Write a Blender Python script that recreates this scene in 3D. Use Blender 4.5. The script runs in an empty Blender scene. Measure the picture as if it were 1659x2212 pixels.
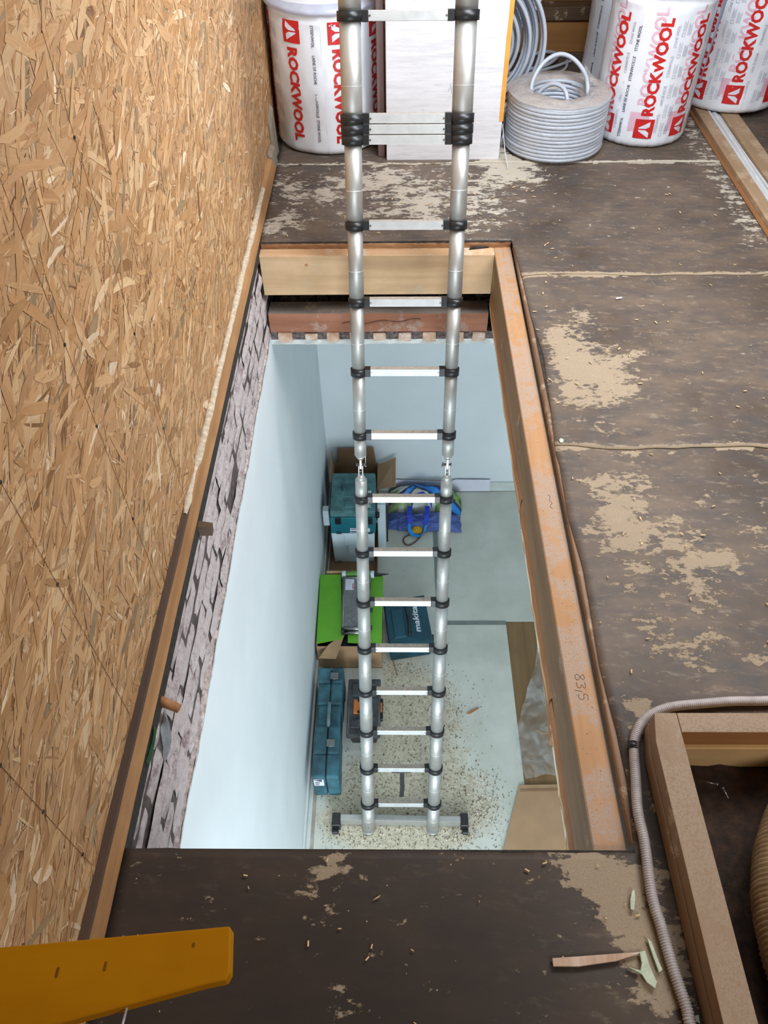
import bpy, bmesh, math, random
from mathutils import Vector, Matrix, noise
random.seed(7)
sc = bpy.context.scene
C = sc.collection
R = math.radians

# ---------------------------------------------------------------- camera
H = 1.6
cam_d = bpy.data.cameras.new('camera'); cam = bpy.data.objects.new('camera', cam_d); C.objects.link(cam)
cam_d.sensor_fit = 'VERTICAL'; cam_d.sensor_height = 24.0; cam_d.lens = 24.0 * 1661.0 / 2212.0
cam_d.clip_start = 0.02; cam_d.clip_end = 60
_p, _r, _y = R(48.5), R(-1.1), R(1.3)
_F = Vector((0, math.cos(_p), -math.sin(_p))); _U = Vector((0, math.sin(_p), math.cos(_p))); _X = Vector((1, 0, 0))
_X2 = math.cos(_r) * _X + math.sin(_r) * _U; _U2 = -math.sin(_r) * _X + math.cos(_r) * _U
_Rz = Matrix.Rotation(_y, 3, 'Z')
_a, _b, _c = _Rz @ _X2, _Rz @ _U2, -(_Rz @ _F)
cam.matrix_world = Matrix(((_a.x, _b.x, _c.x, 0), (_a.y, _b.y, _c.y, 0), (_a.z, _b.z, _c.z, H), (0, 0, 0, 1)))
sc.camera = cam

# ---------------------------------------------------------------- world, lights, exposure
w = bpy.data.worlds.new('sky'); sc.world = w; w.use_nodes = True
w.node_tree.nodes['Background'].inputs[0].default_value = (0.80, 0.90, 1.0, 1)
w.node_tree.nodes['Background'].inputs[1].default_value = 1.6
sc.view_settings.view_transform = 'Standard'; sc.view_settings.look = 'None'
sc.view_settings.gamma = 1.0; sc.view_settings.exposure = 0.0; sc.view_settings.use_curve_mapping = False

sc.cycles.max_bounces = 7; sc.cycles.diffuse_bounces = 4; sc.cycles.glossy_bounces = 3; sc.cycles.transparent_max_bounces = 8; sc.cycles.transmission_bounces = 2

def area(name, loc, target, sx, sy, watts, col):
    l = bpy.data.lights.new(name, 'AREA'); l.shape = 'RECTANGLE'; l.size = sx; l.size_y = sy
    l.energy = watts; l.color = col
    o = bpy.data.objects.new(name, l); C.objects.link(o); o.location = loc
    d = (Vector(target) - Vector(loc)).normalized(); o.rotation_euler = d.to_track_quat('-Z', 'Y').to_euler()
    return o
area('skylight_daylight', (1.30, 1.90, 1.78), (-0.10, 2.40, 0.0), 0.8, 1.2, 48, (0.98, 0.985, 1.0))
area('far_skylight_daylight', (0.45, 2.50, 2.12), (0.45, 3.5, 0.0), 0.7, 0.9, 44, (0.86, 0.93, 1.0))
area('rear_added_light', (1.15, -0.85, 1.82), (0.75, 1.3, 0.0), 0.7, 0.7, 17, (1.0, 0.97, 0.93))  # added soft light, unseen behind the camera, to brighten the small frame's inner faces
area('room_window_daylight', (0.25, -1.28, -1.75), (-0.1, 3.2, -2.5), 1.5, 1.5, 104, (0.84, 0.93, 1.0))

# ---------------------------------------------------------------- materials
def s2l(c):
    return tuple((((x / 255) / 12.92) if x / 255 <= 0.04045 else ((x / 255 + 0.055) / 1.055) ** 2.4) for x in c) + (1,)
class NT:
    def __init__(s, name):
        s.m = bpy.data.materials.new(name); s.m.use_nodes = True; s.t = s.m.node_tree
        s.b = s.t.nodes['Principled BSDF']; s.out = s.t.nodes['Material Output']; s._co = None
    def n(s, typ, **kw):
        nd = s.t.nodes.new(typ)
        for k, v in kw.items(): setattr(nd, k, v)
        return nd
    def l(s, a, b): s.t.links.new(a, b)
    def co(s):
        if s._co is None: s._co = s.n('ShaderNodeTexCoord').outputs['Object']
        return s._co
    def mp(s, scale=(1, 1, 1), rot=(0, 0, 0), loc=(0, 0, 0), src=None):
        # rotate first, then scale, so that an anisotropic texture runs along the turned axis
        a = s.n('ShaderNodeMapping'); a.inputs['Rotation'].default_value = rot; a.inputs['Location'].default_value = loc
        s.l(src or s.co(), a.inputs['Vector'])
        b = s.n('ShaderNodeMapping'); b.inputs['Scale'].default_value = scale
        s.l(a.outputs[0], b.inputs['Vector']); return b.outputs[0]
    def noise(s, vec, scale, detail=3, rough=0.55, dist=0.0):
        a = s.n('ShaderNodeTexNoise'); a.inputs['Scale'].default_value = scale; a.inputs['Detail'].default_value = detail
        a.inputs['Roughness'].default_value = rough; a.inputs['Distortion'].default_value = dist
        s.l(vec, a.inputs['Vector']); return a
    def ramp(s, fac, stops, interp='LINEAR'):
        a = s.n('ShaderNodeValToRGB'); cr = a.color_ramp; cr.interpolation = interp
        while len(cr.elements) < len(stops): cr.elements.new(0.5)
        for e, (p, c) in zip(cr.elements, stops): e.position = p; e.color = c if len(c) == 4 else s2l(c)
        s.l(fac, a.inputs[0]); return a.outputs[0]
    def mix(s, fac, a, b, mode='MIX'):
        n = s.n('ShaderNodeMix', data_type='RGBA', blend_type=mode)
        for i, v in ((0, fac), (6, a), (7, b)):
            if hasattr(v, 'links'): s.l(v, n.inputs[i])
            else: n.inputs[i].default_value = v if i == 0 else (v if len(v) == 4 else s2l(v))
        return n.outputs[2]
    def math(s, op, a, b=None):
        n = s.n('ShaderNodeMath', operation=op)
        for i, v in ((0, a), (1, b)):
            if v is None: continue
            if hasattr(v, 'links'): s.l(v, n.inputs[i])
            else: n.inputs[i].default_value = v
        return n.outputs[0]
    def bump(s, h, strength=0.3, dist=0.002):
        n = s.n('ShaderNodeBump'); n.inputs['Strength'].default_value = strength; n.inputs['Distance'].default_value = dist
        s.l(h, n.inputs['Height']); s.l(n.outputs[0], s.b.inputs['Normal'])
    def fin(s, col=None, rough=0.7, metal=0.0, **kw):
        if col is not None:
            if hasattr(col, 'links'): s.l(col, s.b.inputs['Base Color'])
            else: s.b.inputs['Base Color'].default_value = s2l(col)
        if hasattr(rough, 'links'): s.l(rough, s.b.inputs['Roughness'])
        else: s.b.inputs['Roughness'].default_value = rough
        s.b.inputs['Metallic'].default_value = metal
        for k, v in kw.items(): s.b.inputs[k].default_value = v
        return s.m

WHT = (1, 1, 1, 1); BLK = (0, 0, 0, 1)
def m_plain(name, col, rough=0.6, metal=0.0, var=0.12, scale=18, bump=0.0, **kw):
    t = NT(name); n = t.noise(t.mp(), scale, 4)
    dark = tuple(c * (1 - var) for c in col); lite = tuple(min(255, c * (1 + var * 0.6)) for c in col)
    c = t.ramp(n.outputs[0], [(0.3, dark), (0.7, lite)])
    if bump: t.bump(t.noise(t.mp(), scale * 6, 3).outputs[0], bump, 0.002)
    return t.fin(c, rough, metal, **kw)
def m_wood(name, cols, axis='X', dust=0.0, dustcol=(190, 170, 145), rough=0.7, ring=1.0, knots=True, seedloc=(0, 0, 0), stain=None):
    t = NT(name); sc_ = {'X': (1.2, 22, 22), 'Y': (22, 1.2, 22), 'Z': (22, 22, 1.2)}[axis]
    v = t.mp(scale=sc_, loc=seedloc)
    n1 = t.noise(v, 1.0 * ring, 5, 0.6, 0.6); n2 = t.noise(t.mp(scale=tuple(x * 4 for x in sc_), loc=seedloc), 1.0, 3)
    n3 = t.noise(t.mp(loc=seedloc), 5, 4, 0.6)
    c = t.ramp(n1.outputs[0], [(0.3, cols[0]), (0.5, cols[1]), (0.72, cols[2])])
    c = t.mix(t.math('MULTIPLY', n2.outputs[0], 0.35), c, cols[0], 'MIX')
    c = t.mix(t.ramp(n3.outputs[0], [(0.42, BLK), (0.75, (0.45, 0.45, 0.45, 1))]), c, stain or cols[0])
    if dust > 0:
        d = t.noise(t.mp(), 9, 6, 0.7); m = t.ramp(d.outputs[0], [(0.62 - dust * 0.25, BLK), (0.68 - dust * 0.2, WHT)])
        d2 = t.noise(t.mp(), 260, 2); m2 = t.math('MULTIPLY', m, t.ramp(d2.outputs[0], [(0.40, (0.12,) * 3 + (1,)), (0.56, (0.95,) * 3 + (1,))]))
        c = t.mix(m2, c, dustcol)
    t.bump(n1.outputs[0], 0.25, 0.002)
    return t.fin(c, rough)
def m_osb():
    t = NT('osb_strands'); hs = []
    warp = t.noise(t.mp(), 14, 3, 0.6)
    wv = t.n('ShaderNodeVectorMath', operation='MULTIPLY_ADD'); t.l(warp.outputs['Color'], wv.inputs[0]); wv.inputs[1].default_value = (0, 0.022, 0.03); t.l(t.co(), wv.inputs[2])
    warp2 = t.noise(t.mp(), 90, 2, 0.6)
    wv2 = t.n('ShaderNodeVectorMath', operation='MULTIPLY_ADD'); t.l(warp2.outputs['Color'], wv2.inputs[0]); wv2.inputs[1].default_value = (0, 0.006, 0.009); t.l(wv.outputs[0], wv2.inputs[2])
    src = wv2.outputs[0]
    pal = [(0.0, (112, 86, 60)), (0.07, (166, 126, 88)), (0.30, (198, 154, 112)), (0.60, (208, 166, 124)), (0.88, (220, 184, 144)), (0.97, (236, 208, 170)), (1.0, (240, 220, 190))]
    fine = t.noise(t.mp(scale=(1, 330, 36), rot=(R(6), 0, 0), src=src), 1, 4, 0.6)
    base = t.ramp(t.noise(t.mp(scale=(1, 60, 14), rot=(R(-9), 0, 0), src=src), 1, 5, 0.65).outputs[0], [(0.28, (160, 118, 82)), (0.45, (190, 148, 110)), (0.62, (202, 162, 124)), (0.8, (224, 192, 156))])
    col = base
    for i, (ang, wy, lz, thr) in enumerate(((26, .015, .13, .66), (-22, .018, .16, .66), (8, .010, .13, .62), (-7, .015, .18, .66), (14, .006, .09, .74), (-34, .014, .085, .72), (-15, .004, .03, .80), (52, .014, .06, .86))):
        v = t.mp(scale=(0.0, 1 / wy, 1 / lz), rot=(R(ang), 0, 0), loc=(0, 3.7 * i, 1.3 * i), src=src)
        vo = t.n('ShaderNodeTexVoronoi', feature='F1'); vo.voronoi_dimensions = '3D'; vo.inputs['Scale'].default_value = 1.0; vo.inputs['Randomness'].default_value = 1.0
        t.l(v, vo.inputs['Vector'])
        sep = t.n('ShaderNodeSeparateColor'); t.l(vo.outputs['Color'], sep.inputs[0])
        m = t.math('MULTIPLY', t.math('GREATER_THAN', sep.outputs[1], thr), t.math('LESS_THAN', vo.outputs['Distance'], 0.50))
        g = t.noise(t.mp(scale=(1, 1.5 / wy * 3, 0.6 / lz), rot=(R(ang), 0, 0), src=src), 1, 3)
        fc = t.ramp(sep.outputs[0], pal)
        fc = t.mix(t.math('MULTIPLY', g.outputs[0], 0.4), fc, (140, 102, 68))
        col = t.mix(t.math('MULTIPLY', m, 0.70), col, fc)
        hs.append(t.math('MULTIPLY', m, sep.outputs[2]))
    # small dark chips and pits between the strands
    v = t.mp(scale=(0.0, 1 / .0035, 1 / .014), rot=(R(11), 0, 0), src=src)
    vo = t.n('ShaderNodeTexVoronoi', feature='F1'); vo.inputs['Scale'].default_value = 1.0; t.l(v, vo.inputs['Vector'])
    sep = t.n('ShaderNodeSeparateColor'); t.l(vo.outputs['Color'], sep.inputs[0])
    m = t.math('MULTIPLY', t.math('GREATER_THAN', sep.outputs[1], 0.945), t.math('LESS_THAN', vo.outputs['Distance'], 0.40))
    col = t.mix(t.math('MULTIPLY', m, 0.8), col, (96, 66, 38))
    m = t.math('MULTIPLY', t.math('LESS_THAN', sep.outputs[1], 0.06), t.math('LESS_THAN', vo.outputs['Distance'], 0.42))
    col = t.mix(t.math('MULTIPLY', m, 0.75), col, (240, 222, 196))
    col = t.mix(t.ramp(fine.outputs[0], [(0.32, (0.5,) * 3 + (1,)), (0.5, BLK)]), col, (140, 100, 58))
    big = t.noise(t.mp(), 1.6, 3)
    col = t.mix(t.ramp(big.outputs[0], [(0.35, BLK), (0.7, (0.30,) * 3 + (1,))]), col, (206, 164, 100), 'MIX')
    h = hs[0]
    for x in hs[1:]: h = t.math('ADD', h, x)
    h = t.math('ADD', h, t.math('MULTIPLY', fine.outputs[0], 0.5))
    t.bump(h, 0.35, 0.0015)
    return t.fin(col, 0.58, 0.0, **{'Specular IOR Level': 0.35})
def m_felt():
    t = NT('worn_floor_felt'); n = t.noise(t.mp(), 2.2, 6, 0.6); n2 = t.noise(t.mp(scale=(1, 2.2, 1)), 7, 5, 0.65)
    c = t.ramp(n.outputs[0], [(0.32, (74, 62, 52)), (0.5, (102, 88, 76)), (0.68, (120, 104, 90))])
    c = t.mix(t.ramp(n2.outputs[0], [(0.40, BLK), (0.66, (0.75,) * 3 + (1,))]), c, (76, 72, 71))
    at = t.n('ShaderNodeAttribute', attribute_name='film')
    c = t.mix(at.outputs['Fac'], t.mix(0.84, c, (38, 27, 20)), c)  # near felt darker: thinner dust film, plus the shade there put into the colour
    # thin smears of dust everywhere
    sm = t.noise(t.mp(scale=(1.0, 2.8, 1), rot=(0, 0, R(8))), 16, 6, 0.72)
    c = t.mix(t.math('MULTIPLY', t.ramp(sm.outputs[0], [(0.55, BLK), (0.78, (0.7,) * 3 + (1,))]), at.outputs['Fac']), c, (168, 150, 128))
    # thick sanding dust where the boards were sawn
    ad = t.n('ShaderNodeAttribute', attribute_name='dust')
    dn = t.noise(t.mp(scale=(1.0, 1.7, 1)), 12, 9, 0.72)
    dn2 = t.noise(t.mp(scale=(1.0, 1.7, 1)), 38, 5, 0.7)
    s = t.math('ADD', t.math('ADD', dn.outputs[0], t.math('MULTIPLY', t.math('SUBTRACT', dn2.outputs[0], 0.5), 0.55)), t.math('MULTIPLY', ad.outputs['Fac'], 0.205))
    dm = t.math('MULTIPLY', t.ramp(s, [(0.645, BLK), (0.695, WHT)]), 0.78)
    gr = t.noise(t.mp(), 300, 2)
    dc = t.mix(gr.outputs[0], (148, 130, 108), (188, 170, 144))
    sx = t.n('ShaderNodeSeparateXYZ'); t.l(t.co(), sx.inputs[0])
    dc = t.mix(t.ramp(t.math('MULTIPLY', sx.outputs[1], 0.2), [(0.54, BLK), (0.60, WHT)]), dc, t.mix(gr.outputs[0], (184, 174, 158), (216, 208, 192)))
    c = t.mix(dm, c, dc)
    # bright chips
    vo = t.n('ShaderNodeTexVoronoi'); vo.inputs['Scale'].default_value = 55; t.l(t.co(), vo.inputs['Vector'])
    sp = t.n('ShaderNodeSeparateColor'); t.l(vo.outputs['Color'], sp.inputs[0])
    m = t.math('MULTIPLY', t.math('GREATER_THAN', sp.outputs[0], 0.90), t.math('LESS_THAN', vo.outputs['Distance'], 0.075))
    c = t.mix(t.math('MULTIPLY', m, 0.7), c, (206, 186, 156))
    rg = t.math('ADD', t.math('MULTIPLY', dm, 0.3), 0.60)
    h = t.math('ADD', t.math('MULTIPLY', n2.outputs[0], 0.4), t.math('MULTIPLY', dm, t.math('ADD', gr.outputs[0], 0.4)))
    t.bump(h, 0.5, 0.003)
    return t.fin(c, rg, 0.0, **{'Specular IOR Level': 0.30})
def m_cover():
    t = NT('dusty_cover_sheet'); n = t.noise(t.mp(), 3.0, 6, 0.6)
    c = t.ramp(n.outputs[0], [(0.3, (190, 192, 180)), (0.6, (208, 210, 200)), (0.8, (216, 218, 208))])
    ad = t.n('ShaderNodeAttribute', attribute_name='dust')
    dn = t.noise(t.mp(), 8, 7, 0.72)
    s = t.math('ADD', dn.outputs[0], t.math('MULTIPLY', ad.outputs['Fac'], 0.42))
    c = t.mix(t.math('MULTIPLY', t.ramp(s, [(0.66, BLK), (0.92, WHT)]), 0.75), c, t.ramp(t.noise(t.mp(), 30, 6, 0.75).outputs[0], [(0.35, (170, 156, 126)), (0.6, (206, 196, 170))]))
    sm = t.noise(t.mp(scale=(1.6, 1.0, 1), rot=(0, 0, R(30))), 9, 7, 0.8)
    c = t.mix(t.ramp(sm.outputs[0], [(0.60, BLK), (0.72, (0.35,) * 3 + (1,))]), c, (150, 136, 112))
    g0 = t.noise(t.mp(), 55, 4, 0.75)
    c = t.mix(t.math('MULTIPLY', t.ramp(g0.outputs[0], [(0.56, BLK), (0.66, WHT)]), t.math('MULTIPLY', ad.outputs['Fac'], 0.6)), c, (134, 110, 76))
    g1 = t.noise(t.mp(loc=(5, 2, 1)), 85, 3, 0.7)
    c = t.mix(t.math('MULTIPLY', t.ramp(g1.outputs[0], [(0.58, BLK), (0.66, WHT)]), t.math('MULTIPLY', ad.outputs['Fac'], 0.6)), c, (222, 214, 196))
    g = t.noise(t.mp(), 140, 3, 0.7)
    c = t.mix(t.math('MULTIPLY', t.ramp(g.outputs[0], [(0.58, BLK), (0.70, WHT)]), t.math('MULTIPLY', ad.outputs['Fac'], 0.75)), c, (120, 98, 68))
    return t.fin(c, 0.75)
def m_brick():
    t = NT('whitewashed_brick'); n = t.noise(t.mp(scale=(1, .6, 1)), 20, 7, 0.8); n2 = t.noise(t.mp(), 70, 4, 0.7)
    c = t.ramp(n2.outputs[0], [(0.3, (166, 154, 153)), (0.55, (188, 177, 175)), (0.8, (200, 191, 189))])
    c = t.mix(t.ramp(n.outputs[0], [(0.52, BLK), (0.60, (0.8,) * 3 + (1,))]), c, t.ramp(n2.outputs[0], [(0.4, (104, 84, 86)), (0.6, (158, 138, 140))]))
    t.bump(n2.outputs[0], 0.6, 0.004)
    return t.fin(c, 0.9)
def m_film(name, tint=(0.9, 0.93, 0.95, 1), op=0.25, rough=0.18, crinkle=22, opmax=None):
    t = NT(name); tr = t.n('ShaderNodeBsdfTransparent'); tr.inputs[0].default_value = (1, 1, 1, 1)
    n = t.noise(t.mp(), crinkle, 5, 0.7, 0.8); t.bump(n.outputs[0], 1.0, 0.012)
    t.fin(None, rough); t.b.inputs['Base Color'].default_value = tint
    mx = t.n('ShaderNodeMixShader')
    f = t.math('MULTIPLY', t.ramp(n.outputs[0], [(0.35, (op,) * 3 + (1,)), (0.68, (opmax or min(1, op * 2),) * 3 + (1,))]), 1.0)
    t.l(f, mx.inputs[0]); t.l(tr.outputs[0], mx.inputs[1]); t.l(t.b.outputs[0], mx.inputs[2]); t.l(mx.outputs[0], t.out.inputs[0])
    return t.m
def m_vcol(name, rough=0.6, bump=0.2, bs=60):
    t = NT(name); a = t.n('ShaderNodeAttribute', attribute_name='Col')
    t.bump(t.noise(t.mp(), bs, 3).outputs[0], bump, 0.004); return t.fin(a.outputs['Color'], rough)

M = {}
M['osb'] = m_osb(); M['felt'] = m_felt(); M['cover'] = m_cover(); M['brick'] = m_brick()
M['mortar'] = m_plain('old_mortar', (84, 73, 70), 0.95, var=0.35, scale=60, bump=0.5)
M['wall'] = m_plain('white_wall_paint', (220, 228, 231), 0.72, var=0.02, scale=3)
M['plaster_edge'] = m_plain('broken_plaster', (188, 174, 168), 0.95, var=0.3, scale=70, bump=0.8)
M['plate'] = m_wood('brown_plate_wood', [(158, 112, 68), (186, 138, 90), (202, 156, 106)], 'Y', ring=0.8, stain=(96, 64, 42))
M['plate_top'] = m_wood('dark_stained_wood', [(52, 34, 20), (72, 47, 28), (90, 60, 36)], 'Y')
M['sand'] = m_plain('pale_dust', (208, 192, 168), 0.95, var=0.16, scale=80, bump=0.8)
M['header'] = m_wood('pale_softwood', [(190, 156, 116), (212, 180, 140), (224, 196, 158)], 'X', ring=0.7, dust=0.12, stain=(150, 122, 90))
M['header_top'] = m_wood('dusty_softwood_top', [(190, 150, 112), (208, 170, 130), (216, 182, 146)], 'X', dust=0.5, dustcol=(212, 196, 176))
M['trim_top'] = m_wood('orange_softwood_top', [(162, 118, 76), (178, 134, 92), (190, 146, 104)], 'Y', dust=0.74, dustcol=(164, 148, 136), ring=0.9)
M['trim_side'] = m_wood('shaded_softwood_side', [(120, 94, 62), (140, 112, 76), (156, 128, 92)], 'Y', dust=0.05, seedloc=(3, 1, 2), stain=(100, 80, 54))  # shade of the beam's inner face is put into these darker colours
M['joist'] = m_wood('reddish_old_joist', [(132, 84, 60), (158, 104, 76), (172, 120, 92)], 'X', dust=0.25, dustcol=(176, 158, 146))
M['joist_top'] = m_wood('grey_dusty_joist_top', [(120, 110, 104), (136, 128, 122), (150, 142, 136)], 'X', dust=0.2)
M['lath'] = m_wood('old_lath', [(170, 132, 104), (204, 174, 150), (226, 208, 196)], 'Y', dust=0.3, dustcol=(224, 216, 210))
M['lath_dark'] = m_plain('dark_rubble', (104, 94, 92), 0.95, var=0.5, scale=60, bump=0.8)  # darker grey for the rubble bed and the laths in the slot
M['pale_strip'] = m_wood('fresh_batten', [(212, 178, 128), (228, 202, 158), (236, 214, 176)], 'Y', ring=0.7)
M['bark'] = m_wood('rough_brown_edge', [(140, 92, 52), (178, 124, 76), (200, 148, 96)], 'Y')
M['bark2'] = M['bark']
M['board_edge'] = m_wood('sawn_board_edge', [(112, 84, 62), (140, 110, 84), (164, 136, 112)], 'Y', dust=0.3)
M['board_edge_x'] = m_wood('sawn_board_edge_far', [(110, 74, 48), (170, 126, 88), (206, 164, 122)], 'X', dust=0.1)
M['felt_edge'] = m_plain('black_felt_edge', (48, 42, 38), 0.9, var=0.4, scale=60, bump=0.6)
M['frame_top'] = m_wood('dusty_frame_timber', [(134, 108, 84), (152, 126, 100), (164, 138, 112)], 'Y', dust=0.9, dustcol=(158, 136, 114))
M['frame_top_x'] = m_wood('dusty_frame_timber_x', [(134, 108, 84), (152, 126, 100), (164, 138, 112)], 'X', dust=0.9, dustcol=(158, 136, 114))
M['frame_side'] = m_wood('frame_side_timber', [(128, 102, 76), (148, 120, 92), (160, 132, 104)], 'Y', dust=0.15)
M['frame_in'] = m_wood('frame_inner_brown', [(166, 112, 68), (188, 134, 84), (202, 150, 100)], 'X')
M['frame_in2'] = m_wood('frame_inner_pale', [(222, 178, 118), (236, 198, 140), (242, 210, 158)], 'X', stain=(150, 108, 66))
M['alu'] = m_plain('satin_aluminium', (184, 184, 180), 0.50, 0.72, var=0.04, scale=30)
M['alu_rung'] = m_plain('brushed_aluminium_rung', (192, 194, 194), 0.45, 0.45, var=0.05, scale=25)
M['rung_top'] = m_plain('dusty_rung_tread', (176, 164, 150), 0.75, 0.1, var=0.12, scale=60)
M['seam'] = m_plain('bright_seam', (240, 240, 240), 0.3, 0.6, var=0.02)
M['rubber'] = m_plain('black_plastic', (28, 29, 31), 0.38, var=0.15, scale=30)
M['screw'] = m_plain('zinc_screw', (190, 192, 196), 0.3, 0.9, var=0.1)
M['bag'] = m_plain('white_wrap_film', (234, 238, 246), 0.33, var=0.03, scale=9, bump=0.12)
M['bag_grey'] = m_plain('clear_folded_film', (196, 202, 220), 0.22, var=0.06, scale=12, bump=0.3)
M['red'] = m_plain('red_print', (204, 38, 38), 0.4, var=0.05)
M['pink'] = m_plain('pink_ghost_print', (226, 186, 204), 0.4, var=0.03)
M['ink'] = m_plain('dark_ink', (52, 60, 78), 0.4, var=0.05)
M['inkgrey'] = m_plain('grey_ink', (160, 168, 182), 0.4, var=0.05)
M['label'] = m_plain('paper_label', (222, 222, 236), 0.5, var=0.02)
M['cable'] = m_plain('grey_cable_sheath', (184, 192, 204), 0.42, var=0.04, scale=20)
M['cable_w'] = m_plain('white_cable_sheath', (206, 208, 210), 0.45, var=0.05)
M['film'] = m_film('clear_coil_wrap', (0.86, 0.86, 0.88, 1), 0.07, 0.10, 26, 0.26)
M['film_top'] = m_film('yellowed_coil_wrap', (0.60, 0.52, 0.46, 1), 0.45, 0.14, 14, 0.72)
M['film_floor'] = m_film('milky_dust_sheet', (0.62, 0.66, 0.66, 1), 0.10, 0.35, 7, 0.45)
M['film_bag'] = m_film('blue_clear_bag', (0.10, 0.17, 0.50, 1), 0.5, 0.12, 20, 0.85)
M['conduit'] = m_plain('grey_corrugated_conduit', (186, 178, 176), 0.55, var=0.08, scale=40)
M['foam'] = m_plain('pale_green_foam', (196, 206, 182), 0.9, var=0.1, scale=90, bump=0.5)
M['yellow'] = m_wood('orange_varnished_wood', [(176, 116, 0), (190, 128, 4), (198, 138, 8)], 'X', ring=0.5, rough=0.6, stain=(150, 88, 0))
M['yellow'].node_tree.nodes['Principled BSDF'].inputs['Specular IOR Level'].default_value = 0.15
M['yellow_cut'] = m_plain('orange_dark_mark', (120, 70, 14), 0.6)
M['ground'] = m_plain('dark_debris_floor', (56, 39, 28), 0.95, var=0.4, scale=45, bump=1.0)
M['duct'] = m_plain('beige_flexible_duct', (160, 138, 106), 0.7, var=0.12, scale=30)
M['green'] = m_plain('leaf_green_card', (104, 176, 44), 0.6, var=0.05, scale=8)
M['card'] = m_plain('brown_cardboard', (172, 138, 104), 0.8, var=0.05, scale=8)
M['card_d'] = m_plain('worn_brown_cardboard', (146, 112, 82), 0.8, var=0.08, scale=8)
M['teal'] = m_plain('dusty_teal_plastic', (20, 108, 122), 0.5, var=0.12, scale=10)
M['teal_top'] = m_plain('dust_covered_teal_plastic', (80, 122, 124), 0.75, var=0.22, scale=16)
M['teal_dk'] = m_plain('dark_teal_plastic', (20, 72, 88), 0.5, var=0.22, scale=9)
M['blue_case'] = m_plain('steel_blue_plastic', (50, 94, 106), 0.6, var=0.45, scale=9)
M['blue_case_d'] = m_plain('dusty_blue_plastic', (98, 122, 126), 0.75, var=0.25, scale=14)
M['white_pl'] = m_plain('white_plastic', (206, 222, 228), 0.5, var=0.05, scale=9)
M['black'] = m_plain('black_tool_plastic', (34, 36, 40), 0.45, var=0.3, scale=14)
M['black_d'] = m_plain('dusty_black_plastic', (72, 74, 76), 0.8, var=0.35, scale=16)
M['orange'] = m_plain('orange_plastic', (202, 112, 48), 0.55, var=0.1)
M['steel'] = m_plain('bare_steel', (150, 150, 148), 0.28, 0.95, var=0.08)
M['grey_case'] = m_plain('grey_speckled_panel', (120, 120, 122), 0.6, var=0.2, scale=90)
M['ltext'] = m_plain('white_print', (226, 232, 236), 0.5, var=0.03)
M['blue_strap'] = m_plain('royal_blue_webbing', (36, 62, 190), 0.6, var=0.12, scale=40)
M['cyan_strap'] = m_plain('bright_blue_webbing', (28, 140, 224), 0.6, var=0.1, scale=40)
M['yellow_cloth'] = m_plain('mustard_cloth', (192, 146, 30), 0.8, var=0.2, scale=50, bump=0.5)
M['brown_cable'] = m_plain('brown_cable', (96, 66, 60), 0.5, var=0.1)
M['tape'] = m_plain('grey_tape', (122, 130, 126), 0.6, var=0.06)
M['laminate'] = m_wood('oak_laminate', [(112, 86, 54), (136, 106, 68), (150, 120, 80)], 'Y', ring=0.6, rough=0.5)
M['skirting'] = m_plain('white_skirting', (204, 210, 206), 0.6, var=0.03)
M['putty'] = m_plain('beige_floor_edge', (168, 160, 146), 0.8, var=0.1)
M['whitebox'] = None
def m_whitebox():
    t = NT('scuffed_white_carton'); n = t.noise(t.mp(scale=(1.2, 1, 14)), 5, 6, 0.7)
    c = t.ramp(n.outputs[0], [(0.3, (204, 204, 209)), (0.5, (222, 222, 227)), (0.7, (230, 230, 234))])
    s = t.noise(t.mp(scale=(2.2, 1, 30)), 4, 7, 0.8); c = t.mix(t.ramp(s.outputs[0], [(0.58, BLK), (0.68, (0.6,) * 3 + (1,))]), c, (150, 145, 146))
    t.bump(n.outputs[0], 0.12, 0.003); return t.fin(c, 0.55)
M['whitebox'] = m_whitebox()
M['orange_edge'] = m_plain('orange_carton_edge', (232, 164, 70), 0.6, var=0.06)
M['bgboard'] = m_wood('brown_back_board', [(140, 96, 48), (160, 112, 60), (172, 124, 72)], 'X', ring=0.5)
M['bgtimber'] = m_wood('dark_back_timber', [(70, 52, 36), (92, 70, 48), (110, 86, 62)], 'X', dust=0.2)
M['roof'] = m_plain('dark_roof_boards', (120, 98, 74), 0.9, var=0.2, scale=5)
M['greywood'] = m_wood('grey_weathered_offcut', [(120, 108, 92), (146, 134, 116), (166, 156, 138)], 'Z')
M['chip'] = m_plain('plaster_crumbs', (206, 198, 180), 0.9, var=0.35, scale=30)
M['chip2'] = m_plain('brown_crumbs', (108, 84, 54), 0.95, var=0.3, scale=30)
M['shav'] = m_plain('wood_shavings', (214, 184, 138), 0.9, var=0.2, scale=30)
M['green_pl'] = m_plain('green_plastic_scrap', (40, 116, 58), 0.6)
M['pencil_soft'] = m_plain('faint_pencil_line', (160, 118, 80), 0.9)
M['pencil'] = m_plain('pencil_line', (98, 70, 44), 0.9)
M['wool'] = m_plain('white_filler_wool', (196, 200, 206), 0.95, var=0.1, scale=60, bump=0.8)
M['glass'] = m_film('window_glass', (0.9, 0.95, 1.0, 1), 0.04, 0.05, 2, 0.05)
M['bagprint'] = m_vcol('printed_shopping_bag', 0.45, 0.6, 18)

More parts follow.
